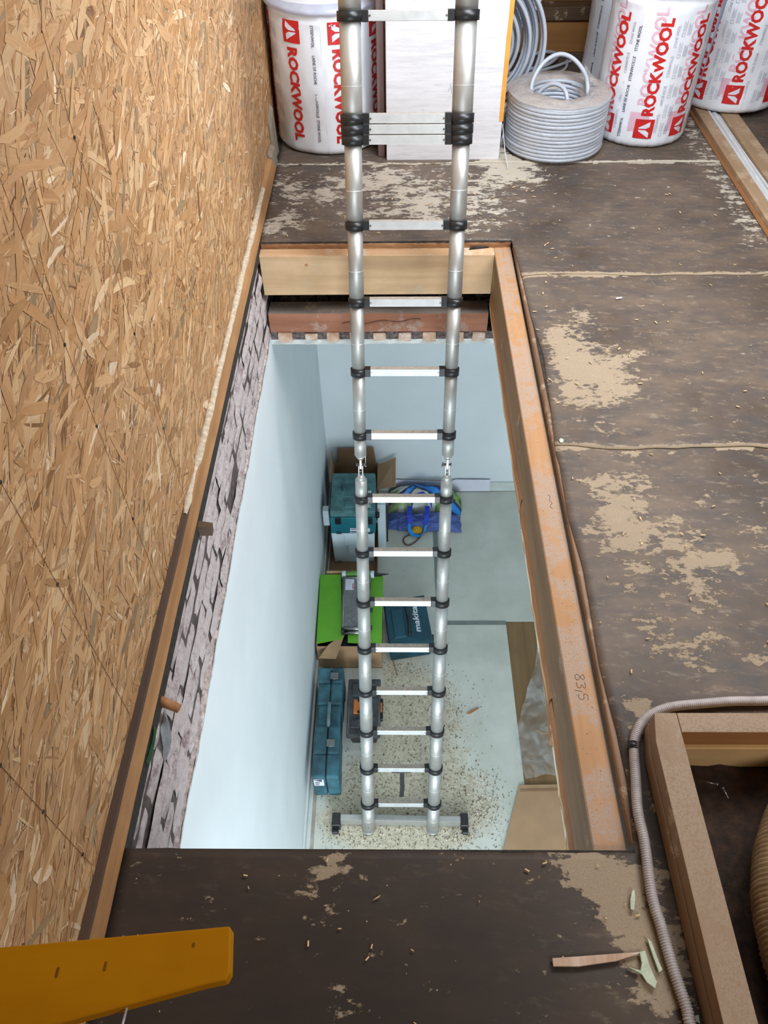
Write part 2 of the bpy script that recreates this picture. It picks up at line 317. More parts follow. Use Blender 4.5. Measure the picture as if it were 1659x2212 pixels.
# ---------------------------------------------------------------- mesh builder
class B:
    def __init__(s): s.bm = bmesh.new(); s.mi = 0
    def _in(s, tmp, mat=None):
        if mat is not None: bmesh.ops.transform(tmp, matrix=mat, verts=tmp.verts)
        vm = {}
        for v in tmp.verts: vm[v] = s.bm.verts.new(v.co)
        for f in tmp.faces:
            try:
                g = s.bm.faces.new([vm[v] for v in f.verts]); g.material_index = s.mi; g.smooth = f.smooth
            except ValueError: pass
        tmp.free(); return s
    def box(s, lo, hi, bev=0.0, mat=None, seg=1, jit=0.0):
        t = bmesh.new(); bmesh.ops.create_cube(t, size=1.0)
        lo, hi = Vector(lo), Vector(hi)
        for v in t.verts: v.co = Vector(((lo[i] + hi[i]) / 2 + v.co[i] * (hi[i] - lo[i]) for i in range(3)))
        if jit:
            for v in t.verts: v.co += Vector((random.uniform(-jit, jit) for _ in range(3)))
        if bev > 0: bmesh.ops.bevel(t, geom=list(t.edges), offset=bev, segments=seg, profile=0.6, affect='EDGES')
        return s._in(t, mat)
    def hexa(s, b4, t4, bev=0.0):
        t = bmesh.new(); v = [t.verts.new(p) for p in list(b4) + list(t4)]
        for f in ((3, 2, 1, 0), (4, 5, 6, 7), (0, 1, 5, 4), (1, 2, 6, 5), (2, 3, 7, 6), (3, 0, 4, 7)): t.faces.new([v[i] for i in f])
        bmesh.ops.recalc_face_normals(t, faces=t.faces)
        if bev > 0: bmesh.ops.bevel(t, geom=list(t.edges), offset=bev, segments=2, profile=0.6, affect='EDGES')
        return s._in(t)
    def prism(s, pts, vec, bev=0.0):
        t = bmesh.new(); vec = Vector(vec); a = [t.verts.new(p) for p in pts]; b = [t.verts.new(Vector(p) + vec) for p in pts]; n = len(pts)
        t.faces.new(a); t.faces.new(b[::-1])
        for i in range(n): t.faces.new((a[i], b[i], b[(i + 1) % n], a[(i + 1) % n]))
        bmesh.ops.recalc_face_normals(t, faces=t.faces)
        if bev > 0: bmesh.ops.bevel(t, geom=list(t.edges), offset=bev, segments=2, profile=0.6, affect='EDGES')
        return s._in(t)
    def cyl(s, p0, p1, r0, r1=None, seg=20, caps=True):
        r1 = r0 if r1 is None else r1; p0, p1 = Vector(p0), Vector(p1); d = (p1 - p0).normalized()
        u = d.orthogonal().normalized(); v = d.cross(u); t = bmesh.new(); ra, rb = [], []
        for i in range(seg):
            a = 2 * math.pi * i / seg; o = u * math.cos(a) + v * math.sin(a)
            ra.append(t.verts.new(p0 + o * r0)); rb.append(t.verts.new(p1 + o * r1))
        for i in range(seg):
            f = t.faces.new((ra[i], ra[(i + 1) % seg], rb[(i + 1) % seg], rb[i])); f.smooth = True
        if caps: t.faces.new(ra[::-1]); t.faces.new(rb)
        return s._in(t)
    def tube(s, pts, r, seg=8, closed=False, rf=None, flat=None):
        pts = [Vector(p) for p in pts]; n = len(pts); t = bmesh.new(); rings = []
        prev = None
        for i, p in enumerate(pts):
            a = pts[(i - 1) % n] if (closed or i > 0) else p; b = pts[(i + 1) % n] if (closed or i < n - 1) else p
            d = (b - a)
            d = d.normalized() if d.length > 1e-9 else Vector((0, 0, 1))
            if prev is None: u = d.orthogonal().normalized() if abs(d.z) > 0.95 else d.cross(Vector((0, 0, 1))).normalized()
            else: u = (prev - d * prev.dot(d)).normalized()
            prev = u; v = d.cross(u); rr = rf(i) if rf else r; fl = flat or 1.0
            rings.append([t.verts.new(p + (u * math.cos(2 * math.pi * k / seg) + v * math.sin(2 * math.pi * k / seg) * fl) * rr) for k in range(seg)])
        for i in range(n if closed else n - 1):
            A, Bq = rings[i], rings[(i + 1) % n]
            for k in range(seg):
                f = t.faces.new((A[k], A[(k + 1) % seg], Bq[(k + 1) % seg], Bq[k])); f.smooth = True
        if not closed: t.faces.new(rings[0][::-1]); t.faces.new(rings[-1])
        return s._in(t)
    def grid(s, nu, nv, fn, keep=None, smooth=True):
        t = bmesh.new(); V = {}
        for j in range(nv + 1):
            for i in range(nu + 1): V[i, j] = t.verts.new(fn(i / nu, j / nv))
        for j in range(nv):
            for i in range(nu):
                if keep and not keep(i, j): continue
                f = t.faces.new((V[i, j], V[i + 1, j], V[i + 1, j + 1], V[i, j + 1])); f.smooth = smooth
        for v in [v for v in t.verts if not v.link_faces]: t.verts.remove(v)
        return s._in(t)
    def band(s, pts, half, th):          # a flat strap through pts, half = half-width vector
        h = Vector(half)
        for a, b in zip(pts[:-1], pts[1:]):
            a, b = Vector(a), Vector(b); n = (b - a).cross(h).normalized() * th
            s.hexa([a - h, a + h, b + h, b - h], [a - h + n, a + h + n, b + h + n, b - h + n])
        return s

WP = {}
def tag(o, label=None, cat=None, group=None, kind=None):
    if label: o['label'] = label
    if cat: o['category'] = cat
    if group: o['group'] = group
    if kind: o['kind'] = kind
    return o
def thing(name, loc, label, cat, group=None):
    o = bpy.data.objects.new(name, None); C.objects.link(o); o.location = loc; o.empty_display_size = 0.05
    WP[o] = Vector(loc); return tag(o, label, cat, group)
def obj(name, b, mats, parent=None, label=None, cat=None, group=None, kind=None, smooth=None):
    me = bpy.data.meshes.new(name); bm = b.bm if isinstance(b, B) else b
    if parent is None:
        xs = [v.co for v in bm.verts]
        org = Vector(((min(c.x for c in xs) + max(c.x for c in xs)) / 2, (min(c.y for c in xs) + max(c.y for c in xs)) / 2, min(c.z for c in xs)))
        if kind == 'structure' or kind == 'world': org = Vector((0, 0, 0))
    else: org = WP[parent]
    if org.length > 0: bmesh.ops.translate(bm, verts=bm.verts, vec=-org)
    bm.to_mesh(me); bm.free()
    for m in (mats if isinstance(mats, (list, tuple)) else [mats]): me.materials.append(m)
    o = bpy.data.objects.new(name, me); C.objects.link(o)
    if parent is None: o.location = org; WP[o] = org
    else: o.parent = parent; WP[o] = org
    return tag(o, label, cat, group, None if kind == 'world' else kind)
def dup_part(o, parent, off=(0, 0, 0)):
    c = o.copy(); C.objects.link(c); c.parent = parent; c.location = Vector(o.location) + Vector(off); WP[c] = WP[parent]; return c
def spl(pts, n=8, closed=False):
    pts = [Vector(p) for p in pts]; out = []; N = len(pts)
    rng = range(N if closed else N - 1)
    for i in rng:
        p0 = pts[(i - 1) % N] if (closed or i > 0) else pts[i]; p1 = pts[i]; p2 = pts[(i + 1) % N]
        p3 = pts[(i + 2) % N] if (closed or i + 2 < N) else p2
        for k in range(n):
            t = k / n
            out.append(0.5 * ((2 * p1) + (p2 - p0) * t + (2 * p0 - 5 * p1 + 4 * p2 - p3) * t * t + (3 * p1 - p0 - 3 * p2 + p3) * t ** 3))
    if not closed: out.append(pts[-1])
    return out
def nz(x, y, z=0.0, s=1.0): return noise.noise(Vector((x * s, y * s + 0.37, z * s + 0.71)))
_tc = {}
def text2d(st, bold=0.0, shear=0.0):
    k = (st, bold, shear)
    if k in _tc: return _tc[k]
    cu = bpy.data.curves.new('t', 'FONT'); cu.body = st; cu.size = 1; cu.offset = bold; cu.resolution_u = 2; cu.shear = shear
    o = bpy.data.objects.new('t', cu); C.objects.link(o); dg = bpy.context.evaluated_depsgraph_get(); dg.update()
    me = bpy.data.meshes.new_from_object(o.evaluated_get(dg))
    vs = [(v.co.x, v.co.y) for v in me.vertices]; fs = [tuple(p.vertices) for p in me.polygons]
    bpy.data.objects.remove(o); bpy.data.curves.remove(cu); bpy.data.meshes.remove(me)
    x0 = min(v[0] for v in vs); x1 = max(v[0] for v in vs); y0 = min(v[1] for v in vs); y1 = max(v[1] for v in vs)
    vs = [((x - x0) / (x1 - x0), (y - y0) / (y1 - y0)) for x, y in vs]
    _tc[k] = (vs, fs); return _tc[k]
def print_mesh(b, vs, fs, fn, w_, h_, sub=0.02):
    t = bmesh.new(); V = [t.verts.new((x * w_, y * h_, 0)) for x, y in vs]
    for f in fs:
        try: t.faces.new([V[i] for i in f])
        except ValueError: pass
    for _ in range(2):
        e = [e for e in t.edges if e.calc_length() > sub]
        if not e: break
        bmesh.ops.subdivide_edges(t, edges=e, cuts=1)
    bmesh.ops.triangulate(t, faces=t.faces)
    for v in t.verts: v.co = fn(v.co.x, v.co.y)
    return b._in(t)
def flat_text(b, st, org, ux, uy, w_, h_, bold=0.0, shear=0.0):
    vs, fs = text2d(st, bold, shear); org, ux, uy = Vector(org), Vector(ux), Vector(uy)
    return print_mesh(b, vs, fs, lambda x, y: org + ux * x + uy * y, w_, h_, 9)

# ================================================================ STRUCTURE
FZ = -3.15       # lower floor
WX = -0.55       # face of the old party wall
# --- OSB wall
b = B(); b.box((-0.60, -1.5, -0.0), (-0.575, 6.0, 2.6))
wl = obj('wall_left', b, M['osb'], kind='structure')
# the strands pressed into the board face: thousands of flakes, one joined piece
rs = random.Random(21); bm_ = bmesh.new(); uvl = bm_.loops.layers.uv.new('grain'); cl = bm_.verts.layers.float_color.new('Col')
MIDP = [(198, 152, 106), (206, 162, 116), (188, 142, 96), (212, 170, 124), (194, 150, 108), (180, 134, 88), (218, 180, 136)]
LITE = [(232, 202, 162), (226, 192, 148), (238, 214, 182)]; DARK = [(134, 94, 56), (152, 108, 66), (120, 86, 56), (160, 116, 72)]; GREY = [(158, 134, 102), (146, 124, 96), (168, 142, 110)]
def strands(n, l0, l1, w0, w1, pm, x0, x1, zlim=1.42):
    for i in range(n):
        y = rs.uniform(0.0, 4.0); z = rs.uniform(0.0, zlim)
        L = rs.uniform(l0, l1) / 2; W = rs.uniform(w0, w1) / 2; a = math.radians(rs.gauss(14, 27)); ca_, sa_ = math.cos(a), math.sin(a)
        if rs.random() < 0.07: ca_, sa_ = -sa_, ca_
        r_ = rs.random(); c = rs.choice(LITE if r_ < pm[0] else DARK if r_ < pm[0] + pm[1] else GREY if r_ < pm[0] + pm[1] + pm[2] else MIDP)
        q_ = rs.uniform(.94, 1.05); c = tuple(v * q_ for v in c); x = x0 + (x1 - x0) * i / n; k = rs.uniform(.2, 1.0); bend = rs.uniform(-.12, .12) * L; of = rs.random() * 40
        P = [(-L, -W * k * rs.uniform(.2, 1)), (-L * .45, -W), (L * .4, -W * rs.uniform(.8, 1)), (L, -W * k * rs.uniform(.1, .9)), (L * rs.uniform(.85, 1), W * k * rs.uniform(.3, 1)), (L * .35, W), (-L * .5, W * rs.uniform(.75, 1)), (-L * rs.uniform(.85, 1), W * k * rs.uniform(.2, 1))]
        vs = []
        for p, q in P:
            q2 = q + bend * (1 - (p / L) ** 2)
            v = bm_.verts.new((x, y + p * ca_ - q2 * sa_, max(0.002, z + p * sa_ + q2 * ca_))); v[cl] = s2l(c); vs.append(v)
        f = bm_.faces.new(vs[::-1] if False else vs)
        for lp_, (p, q) in zip(f.loops, P): lp_[uvl].uv = (p + of, q + of * .37)
strands(4200, .07, .18, .012, .034, (.04, .03, .07), -0.5748, -0.5743)
strands(4200, .03, .10, .003, .010, (.09, .08, .04), -0.5743, -0.5738)
strands(1500, .07, .16, .010, .026, (.03, .02, .06), -0.5738, -0.5736)
strands(8500, .008, .036, .0008, .0026, (.24, .24, .04), -0.5736, -0.5734)
t_ = NT('wood_strand'); at_ = t_.n('ShaderNodeAttribute', attribute_name='Col'); uv_ = t_.n('ShaderNodeUVMap'); uv_.uv_map = 'grain'
g_ = t_.noise(t_.mp(scale=(14, 420, 1), src=uv_.outputs[0]), 1, 4, 0.6); g2_ = t_.noise(t_.mp(), 26, 4, 0.65)
c_ = t_.mix(t_.ramp(g_.outputs[0], [(0.35, (0.45,) * 3 + (1,)), (0.6, BLK)]), at_.outputs['Color'], t_.mix(0.6, at_.outputs['Color'], (120, 80, 44)))
c_ = t_.mix(t_.ramp(g2_.outputs[0], [(0.45, BLK), (0.75, (0.35,) * 3 + (1,))]), c_, (206, 160, 104))
t_.bump(g_.outputs[0], 0.12, 0.001); t_.fin(c_, 0.55, 0.0, **{'Specular IOR Level': 0.35})
bmesh.ops.recalc_face_normals(bm_, faces=bm_.faces)
for f in bm_.faces:
    if f.normal.x < 0: f.normal_flip()
bs_ = B(); bs_.bm = bm_; obj('wood_strands', bs_, t_.m, wl, kind='stuff')
for y, (z0, z1), dots in ((1.097, (0.08, 1.3), (1.18, 0.80, 0.61, 0.34)), (1.41, (0.08, 1.2), (1.02, 0.60, 0.32)), (0.767, (0.08, 1.1), (0.80, 0.55)), (0.458, (0.08, 0.8), (0.53, 0.35, 0.14))):
    b = B(); pts = [(-0.5732, y + 0.002 * nz(z0 + k * 0.06, 3), z0 + (z1 - z0) * k / 20) for k in range(21)]; b.tube(pts, 0.0005, 4)
    obj('pencil_line', b, M['pencil_soft'], wl)
    for z in dots:
        b = B(); b.cyl((-0.5755, y, z), (-0.5722, y, z), 0.0036, 0.0034, 10); obj('screw_head', b, M['rubber'], wl)
# --- sole plate with its own dusty top
b = B()
def sp(u, v):
    y = -0.4 + 4.0 * u; w_ = 0.0015 * nz(y * 9, 1)
    P = [(-0.575, 0.0), (-0.575, 0.060), (-0.560, 0.056), (-0.5555 + w_, 0.053), (-0.547 + w_, 0.0)]
    i = min(3, int(v * 4)); f = v * 4 - i; a, c = P[i], P[i + 1]
    return Vector((a[0] + (c[0] - a[0]) * f, y, a[1] + (c[1] - a[1]) * f))
b.grid(80, 4, sp, smooth=False)
for f in b.bm.faces:
    c = f.calc_center_median()
    f.material_index = 1 if c.z > 0.040 and c.y < 1.38 else 0
tr = obj('baseboard_left', b, [M['plate'], M['plate_top']], kind='structure')
b = B()
def ds(u, v):
    y = 1.36 + 1.85 * u; w_ = 0.0105 * (1 + 0.35 * nz(y * 14, 5)) * (1 if y > 1.55 else max(0.0, nz(y * 16, 2) + 0.35))
    a = (v - 0.5) * math.pi; cx = -0.5655 + 0.002 * nz(y * 8, 9)
    return Vector((cx + math.sin(a) * w_, y, 0.056 + math.cos(a) * w_ * 0.9 * (1 + 0.3 * nz(y * 60, v * 5))))
b.grid(200, 6, ds)
obj('dust_ridge', b, M['sand'], tr, label='pale line of dust lying on the plate', kind='stuff')
# --- attic floor: joists' boarding plus overlapping felt sheets
HX0, HX1, HY0, HY1 = -0.547, 0.478, 0.515, 2.878
FXH, FYH = 0.60, 0.715
def edge_x(y):
    T = [(0.45, .476), (0.525, .476), (0.70, .492), (.807, .486), (.93, .480), (1.12, .486), (1.23, .488), (1.395, .476), (1.606, .482), (1.647, .477), (1.83, .488), (2.106, .501), (2.342, .486), (2.608, .482), (2.87, .470), (3.0, .470)]
    for (a, xa), (c, xc) in zip(T[:-1], T[1:]):
        if a <= y <= c: return xa + (xc - xa) * (y - a) / (c - a)
    return 0.478
DUST = [(-0.45,3.05,.10,.9),(-.50,3.35,.12,.8),(-0.35,3.25,.10,.8),(-0.20,3.40,.14,.9),(0.0,3.42,.14,1.0),(0.12,3.15,.16,.9),(0.30,3.30,.16,.9),(0.42,3.12,.12,.6),(0.50,3.47,.13,1.2),(0.52,3.60,.09,1.0),(-0.1,3.10,.16,.6),(0.32,2.97,.10,.5),(-.52,2.98,.06,.9),(.62,3.42,.10,.6),(0.50,3.75,.10,.8),
 (.75,2.12,.05,.8),(.66,2.36,.05,.8),(.56,2.22,.05,.9),(.57,2.10,.05,.9),(.83,2.16,.05,.6),(.55,1.93,.05,.8),(.55,1.50,.04,.8),(.54,1.36,.04,.6),(.86,1.45,.05,.5),(.70,1.46,.05,.7),(.57,1.17,.04,.5),(.95,1.36,.05,.5),(.62,2.30,.07,.8),(.60,2.17,.08,1.0),(.63,2.05,.09,1.1),(.72,2.02,.08,.9),(.58,2.00,.06,.7),(.69,1.92,.08,.8),(.60,1.88,.06,.8),(.92,2.25,.06,.35),(.64,1.76,.07,.5),(.78,1.93,.05,.6),
 (.60,1.52,.05,.9),(.68,1.53,.06,.9),(.58,1.42,.05,.8),(.63,1.40,.06,1.0),(.60,1.30,.06,.9),(.68,1.33,.06,.9),(.75,1.36,.06,.8),(.80,1.25,.06,.8),(.76,1.20,.06,1.0),(.88,1.27,.06,.8),(.63,1.22,.05,.8),(.66,1.12,.05,.6),(.78,1.10,.05,.8),(.60,1.05,.05,.5),(.72,.975,.07,.9),(.64,.97,.05,.5),(.90,.96,.07,.8),(.92,1.12,.05,.3),(1.0,1.5,.05,.3),(.55,.83,.04,.9),
 (.30,.495,.05,.6),(.36,.49,.04,.9),(.41,.47,.05,1.1),(.43,.43,.05,1.0),(.44,.39,.04,.9),(.45,.34,.05,.9),(.40,.45,.05,.7),(.50,.46,.04,.9),(.515,.36,.04,.9),(.548,.832,.022,2.0),(.52,.28,.04,.9),(.50,.56,.03,.8),(.46,.28,.05,.7),(-.12,.48,.035,1.1),(-.17,.455,.03,.7),(-.10,.23,.035,1.0),(-.16,.39,.03,.6),(-.42,.36,.03,.4),(0.14,.49,.03,.7),(.47,.33,.05,.8)]
def wavy(x, k): return 0.018 * nz(x * 5.5, k) + 0.005 * nz(x * 17, k + 4)
SEAMS = [3.563, 2.614, 1.672]
def dustval(x, y):
    d = 0.0
    for cx, cy, r, w_ in DUST:
        q = ((x - cx) ** 2 + (y - cy) ** 2) / (r * r)
        if q < 6: d += w_ * math.exp(-q)
    for s_, k in zip(SEAMS, (11, 22, 33)):
        e = s_ + wavy(x, k) - y
        if -0.002 < e < 0.06: d += 2.2 * math.exp(-(e / 0.012) ** 2) * (1.0 if x > 0.4 else 0.5)
    if 1.0 < x and 2.8 < y: d += 0.9 * math.exp(-((x - 1.45 - 0) / 0.05) ** 2)
    return min(d, 2.0)
def film_shade_val(x, y):
    f = 1.0 / (1 + math.exp(-(y - 0.62) / 0.10))
    f = max(f, 0.65 / (1 + math.exp(-(x - 0.30) / 0.07)))
    return f
floor = None
b = B(); # boarding under the felt (one slab broken round both openings)
for lo, hi in (((-0.575, HY1, -0.03), (3.2, 6.0, -0.004)), ((0.488, FYH, -0.03), (3.2, HY1, -0.004)), ((-0.575, -1.5, -0.03), (0.545, HY0 + 0.0, -0.004)), ((0.488, 0.5, -0.03), (0.54, FYH, -0.004)), ((0.545, -1.5, -0.16), (3.2, FYH, -0.13))):
    b.box(lo, hi)
floor = obj('floor', b, M['felt_edge'], kind='structure')
def sheet(y0, y1, k, zoff, ktop=None):
    xs = [-0.546 + 0.0 * i for i in range(1)]; x = -0.546
    xs = []
    x = -0.546
    while x < 0.47: xs.append(x); x += 0.022
    xs[-1] = 0.478 if abs(xs[-1] - .478) < .011 else xs[-1]
    if abs(xs[-1] - .478) > 1e-6: xs.append(0.478)
    xs += [0.478 + 0.0225 * i for i in range(1, 5)]; x = 0.575
    while x < 2.4: xs.append(x + 0.022); x += 0.022 if x < 1.3 else 0.05
    ys = []; y = y0
    n = max(2, int((y1 - y0) / 0.024)); ys = [y0 + (y1 - y0) * i / n for i in range(n + 1)]
    for key in (HY1, HY0, FYH):
        if y0 < key < y1:
            j = min(range(len(ys)), key=lambda q: abs(ys[q] - key)); ys[j] = key
    t = bmesh.new(); V = {}
    for j, yy in enumerate(ys):
        for i, xx in enumerate(xs):
            X, Y = xx, yy
            if HY0 - 0.1 < yy < HY1 + 0.1 and 0.47 < xx < 0.6:
                ex = edge_x(yy); X = xx + (ex - 0.478) * max(0, 1 - abs(xx - 0.478) / 0.12)
            if j == 0 and k: Y += wavy(xx, k)
            elif j == 1 and k: Y += wavy(xx, k) * 0.6
            if abs(yy - HY0) < 1e-6 and xx < .48: Y += 0.002 * nz(xx * 30, 7) + 0.003 * nz(xx * 7, 7) - 0.006 * (0.5 + xx)
            if abs(yy - HY1) < 1e-6 and xx < .48: Y += 0.002 * nz(xx * 30, 3)
            z = zoff + 0.0012 * nz(xx * 3, yy * 3, k)
            if k and j < 3: z += (0.003, 0.0025, 0.001)[j]
            V[i, j] = t.verts.new((X, Y, z))
    for j in range(len(ys) - 1):
        for i in range(len(xs) - 1):
            cx, cy = (xs[i] + xs[i + 1]) / 2, (ys[j] + ys[j + 1]) / 2
            if cx < 0.478 and HY0 < cy < HY1: continue
            if cx > 0.545 and cy < FYH: continue
            t.faces.new((V[i, j], V[i + 1, j], V[i + 1, j + 1], V[i, j + 1])).smooth = True
    for v in [v for v in t.verts if not v.link_faces]: t.verts.remove(v)
    ret = bmesh.ops.extrude_face_region(t, geom=list(t.faces))
    bmesh.ops.translate(t, verts=[e for e in ret['geom'] if isinstance(e, bmesh.types.BMVert)], vec=(0, 0, -0.004))
    bmesh.ops.recalc_face_normals(t, faces=t.faces)
    du = [dustval(v.co.x, v.co.y) for v in t.verts]; fi = [film_shade_val(v.co.x, v.co.y) for v in t.verts]
    bb = B(); bb.bm = t; o = obj('felt_sheet', bb, M['felt'], floor)
    for nm, vals in (('dust', du), ('film', fi)):
        a = o.data.attributes.new(nm, 'FLOAT', 'POINT'); a.data.foreach_set('value', vals)
    return o
sheet(SEAMS[0], 6.0, 11, 0.0); sheet(SEAMS[1], SEAMS[0] + 0.05, 22, -0.001); sheet(SEAMS[2], SEAMS[1] + 0.05, 33, -0.002); sheet(-1.5, SEAMS[2] + 0.05, 0, -0.003)
# black ragged felt lip along the far edge of the hatch, torn board edge underneath
b = B()
b.grid(120, 2, lambda u, v: Vector((-0.545 + 1.015 * u, 2.876 - 0.003 * v - 0.003 * abs(nz(u * 60, v)), -0.002 - v * (0.006 + 0.004 * nz(u * 25, 4)))))
obj('torn_felt_lip', b, M['felt_edge'], floor)
b = B()
b.grid(140, 3, lambda u, v: Vector((-0.545 + 1.012 * u, 2.872 + 0.004 * nz(u * 50, v * 3), -0.007 - v * 0.023)))
obj('board_edge', b, M['board_edge_x'], floor)
b = B()   # boards right of the trimmer, cut edge showing as a thin brown strip
def be(u, v):
    y = 0.53 + 2.33 * u; ex = edge_x(y); k = int(round(v * 3)); j = 0.0012 * abs(nz(u * 40, 3))
    return Vector(((0.4738, 0.4742 + j, (ex + 0.4724) / 2, ex + 0.002)[k], y, (-0.030, -0.009, -0.0075 + 0.001 * nz(u * 70, 5), -0.0065)[k]))
b.grid(140, 3, be)
obj('board_edge', b, M['board_edge'], floor)
# --- the party wall under the floor: mortar bed, bricks, plaster with a ragged top
b = B(); b.box((-0.62, 0.40, -0.47), (-0.5625, 4.6, -0.034)); bw = obj('wall_left_brick', b, M['mortar'], kind='structure')
b = B(); b.box((-0.575, 0.50, -0.048), (-0.549, 2.88, -0.001), jit=0.0005); obj('gap_shade_strip', b, M['felt_edge'], bw)  # dark strip paints the shaded gap between sole plate and bricks
for c in range(6):
    z1 = -0.046 - c * 0.0625; y = 0.36 + (0.11 if c % 2 else 0.0)
    while y < 2.98:
        L = 0.205 + random.uniform(-0.025, 0.015); z0 = z1 - 0.058 + random.uniform(-0.004, 0.003)
        ya, yb = y, y + L; y = yb + random.uniform(0.002, 0.010)
        if random.random() < 0.02 or ya > 2.86: continue
        if c <= 2 and (1.395 < (ya + yb) / 2 < 1.50 or 0.80 < (ya + yb) / 2 < 0.92): z1_ = z1 - 0.02
        else: z1_ = z1
        d0 = random.uniform(-0.006, 0.004); sd = random.random() * 90
        def bf(u, v, ya=ya, yb=yb, z0=z0, z1=z1_, d0=d0, sd=sd):
            e = min(u, 1 - u) * L; g = min(v, 1 - v) * 0.05
            x = WX - 0.002 + d0 + 0.0045 * nz(u * 3, v * 2, sd) - (0.009 if (u in (0, 1) or v in (0, 1)) else 0)
            return Vector((x, ya + (yb - ya) * u + 0.006 * nz(v * 4, sd), z0 + (z1 - z0) * v + 0.005 * nz(u * 5, sd + 3)))
        b = B(); b.grid(6, 3, bf, smooth=False); obj('brick', b, M['brick'], bw)
b = B()
def rag(y): return -0.415 + 0.018 * nz(y * 3.1, 8) + 0.010 * nz(y * 14, 2)
b.grid(200, 3, lambda u, v: Vector((WX - 0.012 * v + 0.003 * nz(u * 90, v * 3), 0.40 + 2.5 * u, rag(0.40 + 2.5 * u) + 0.010 * v + 0.006 * nz(u * 130, v * 5))))
b.grid(200, 2, lambda u, v: Vector((WX + 0.0012, 0.40 + 2.5 * u, rag(0.40 + 2.5 * u) - v * (0.010 + 0.012 * abs(nz(u * 70, 5))))))
obj('broken_plaster_edge', b, M['plaster_edge'], bw)
b = B()   # lower left wall
def pw(u, v):
    y = -1.6 + 6.1 * u; zt = rag(y) - 0.002 if y < 2.86 else -0.47
    return Vector((WX, y, FZ + (zt - FZ) * v))
b.grid(300, 8, pw)
obj('wall_left_lower', b, M['wall'], kind='structure')
# --- lower room shell
b = B(); b.box((-0.60, 4.45, FZ), (2.7, 4.50, -0.44)); wf = obj('wall_far', b, M['wall'], kind='structure')
b = B(); b.box((2.6, -1.6, FZ), (2.65, 4.5, -0.44)); obj('wall_right', b, M['wall'], kind='structure')
b = B()
for lo, hi in (((-0.6, -1.45, FZ), (2.7, -1.40, -2.55)), ((-0.6, -1.45, -0.95), (2.7, -1.40, -0.44)), ((-0.6, -1.45, -2.55), (-0.55, -1.40, -0.95)), ((1.05, -1.45, -2.55), (2.7, -1.40, -0.95))): b.box(lo, hi)
obj('wall_near', b, M['wall'], kind='structure')
b = B()
for lo, hi in (((-0.55, -1.45, -2.55), (1.05, -1.40, -2.50)), ((-0.55, -1.45, -1.0), (1.05, -1.40, -0.95)), ((-0.55, -1.45, -2.55), (-0.5, -1.40, -0.95)), ((1.0, -1.45, -2.55), (1.05, -1.4, -0.95)), ((0.22, -1.45, -2.55), (0.28, -1.4, -0.95))): b.box(lo, hi, 0.004)
wn = obj('window_1', b, M['white_pl'], kind='structure')
b = B(); b.box((-0.5, -1.43, -2.5), (1.0, -1.424, -1.0)); obj('pane', b, M['glass'], wn)
b = B()
for lo, hi in (((0.44, -1.45, -0.47), (2.65, 4.5, -0.445)), ((-0.6, 2.834, -0.47), (0.44, 4.5, -0.445)), ((-0.6, -1.45, -0.47), (0.44, 0.50, -0.445))): b.box(lo, hi)
ceil = obj('ceiling', b, M['wall'], kind='structure')
b = B()
b.grid(160, 2, lambda u, v: Vector((-0.548 + 0.97 * u, 2.829 + 0.006 * nz(u * 40, v) + 0.005 * v, -0.450 - 0.018 * (1 - v) + (0.003 * nz(u * 30, 7)))))
obj('torn_plaster_lip', b, M['skirting'], ceil)
# laths above the ceiling at the far cut: sawn ends
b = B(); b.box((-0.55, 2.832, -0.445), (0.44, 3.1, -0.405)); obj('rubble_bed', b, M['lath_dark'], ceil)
x = -0.515
for i in range(9):
    wv_ = 0.058 + random.uniform(-0.006, 0.008); j = random.uniform(-0.004, 0.008)
    b = B(); b.box((x, 2.812 + j, -0.446 + random.uniform(-0.002, 0.003)), (x + wv_, 3.1, -0.404 + random.uniform(-0.004, 0.002)), 0.002, jit=0.0015)
    obj('lath', b, M['lath'], ceil); x += wv_ + 0.046 + random.uniform(-0.01, 0.012)
# underside laths seen through the slot
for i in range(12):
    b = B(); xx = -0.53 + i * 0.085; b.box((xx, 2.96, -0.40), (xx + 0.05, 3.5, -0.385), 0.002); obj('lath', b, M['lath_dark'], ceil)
b = B(); b.box((-0.6, 3.5, -0.44), (2.0, 3.52, -0.03)); obj('joist_end_board', b, M['bgtimber'], ceil)
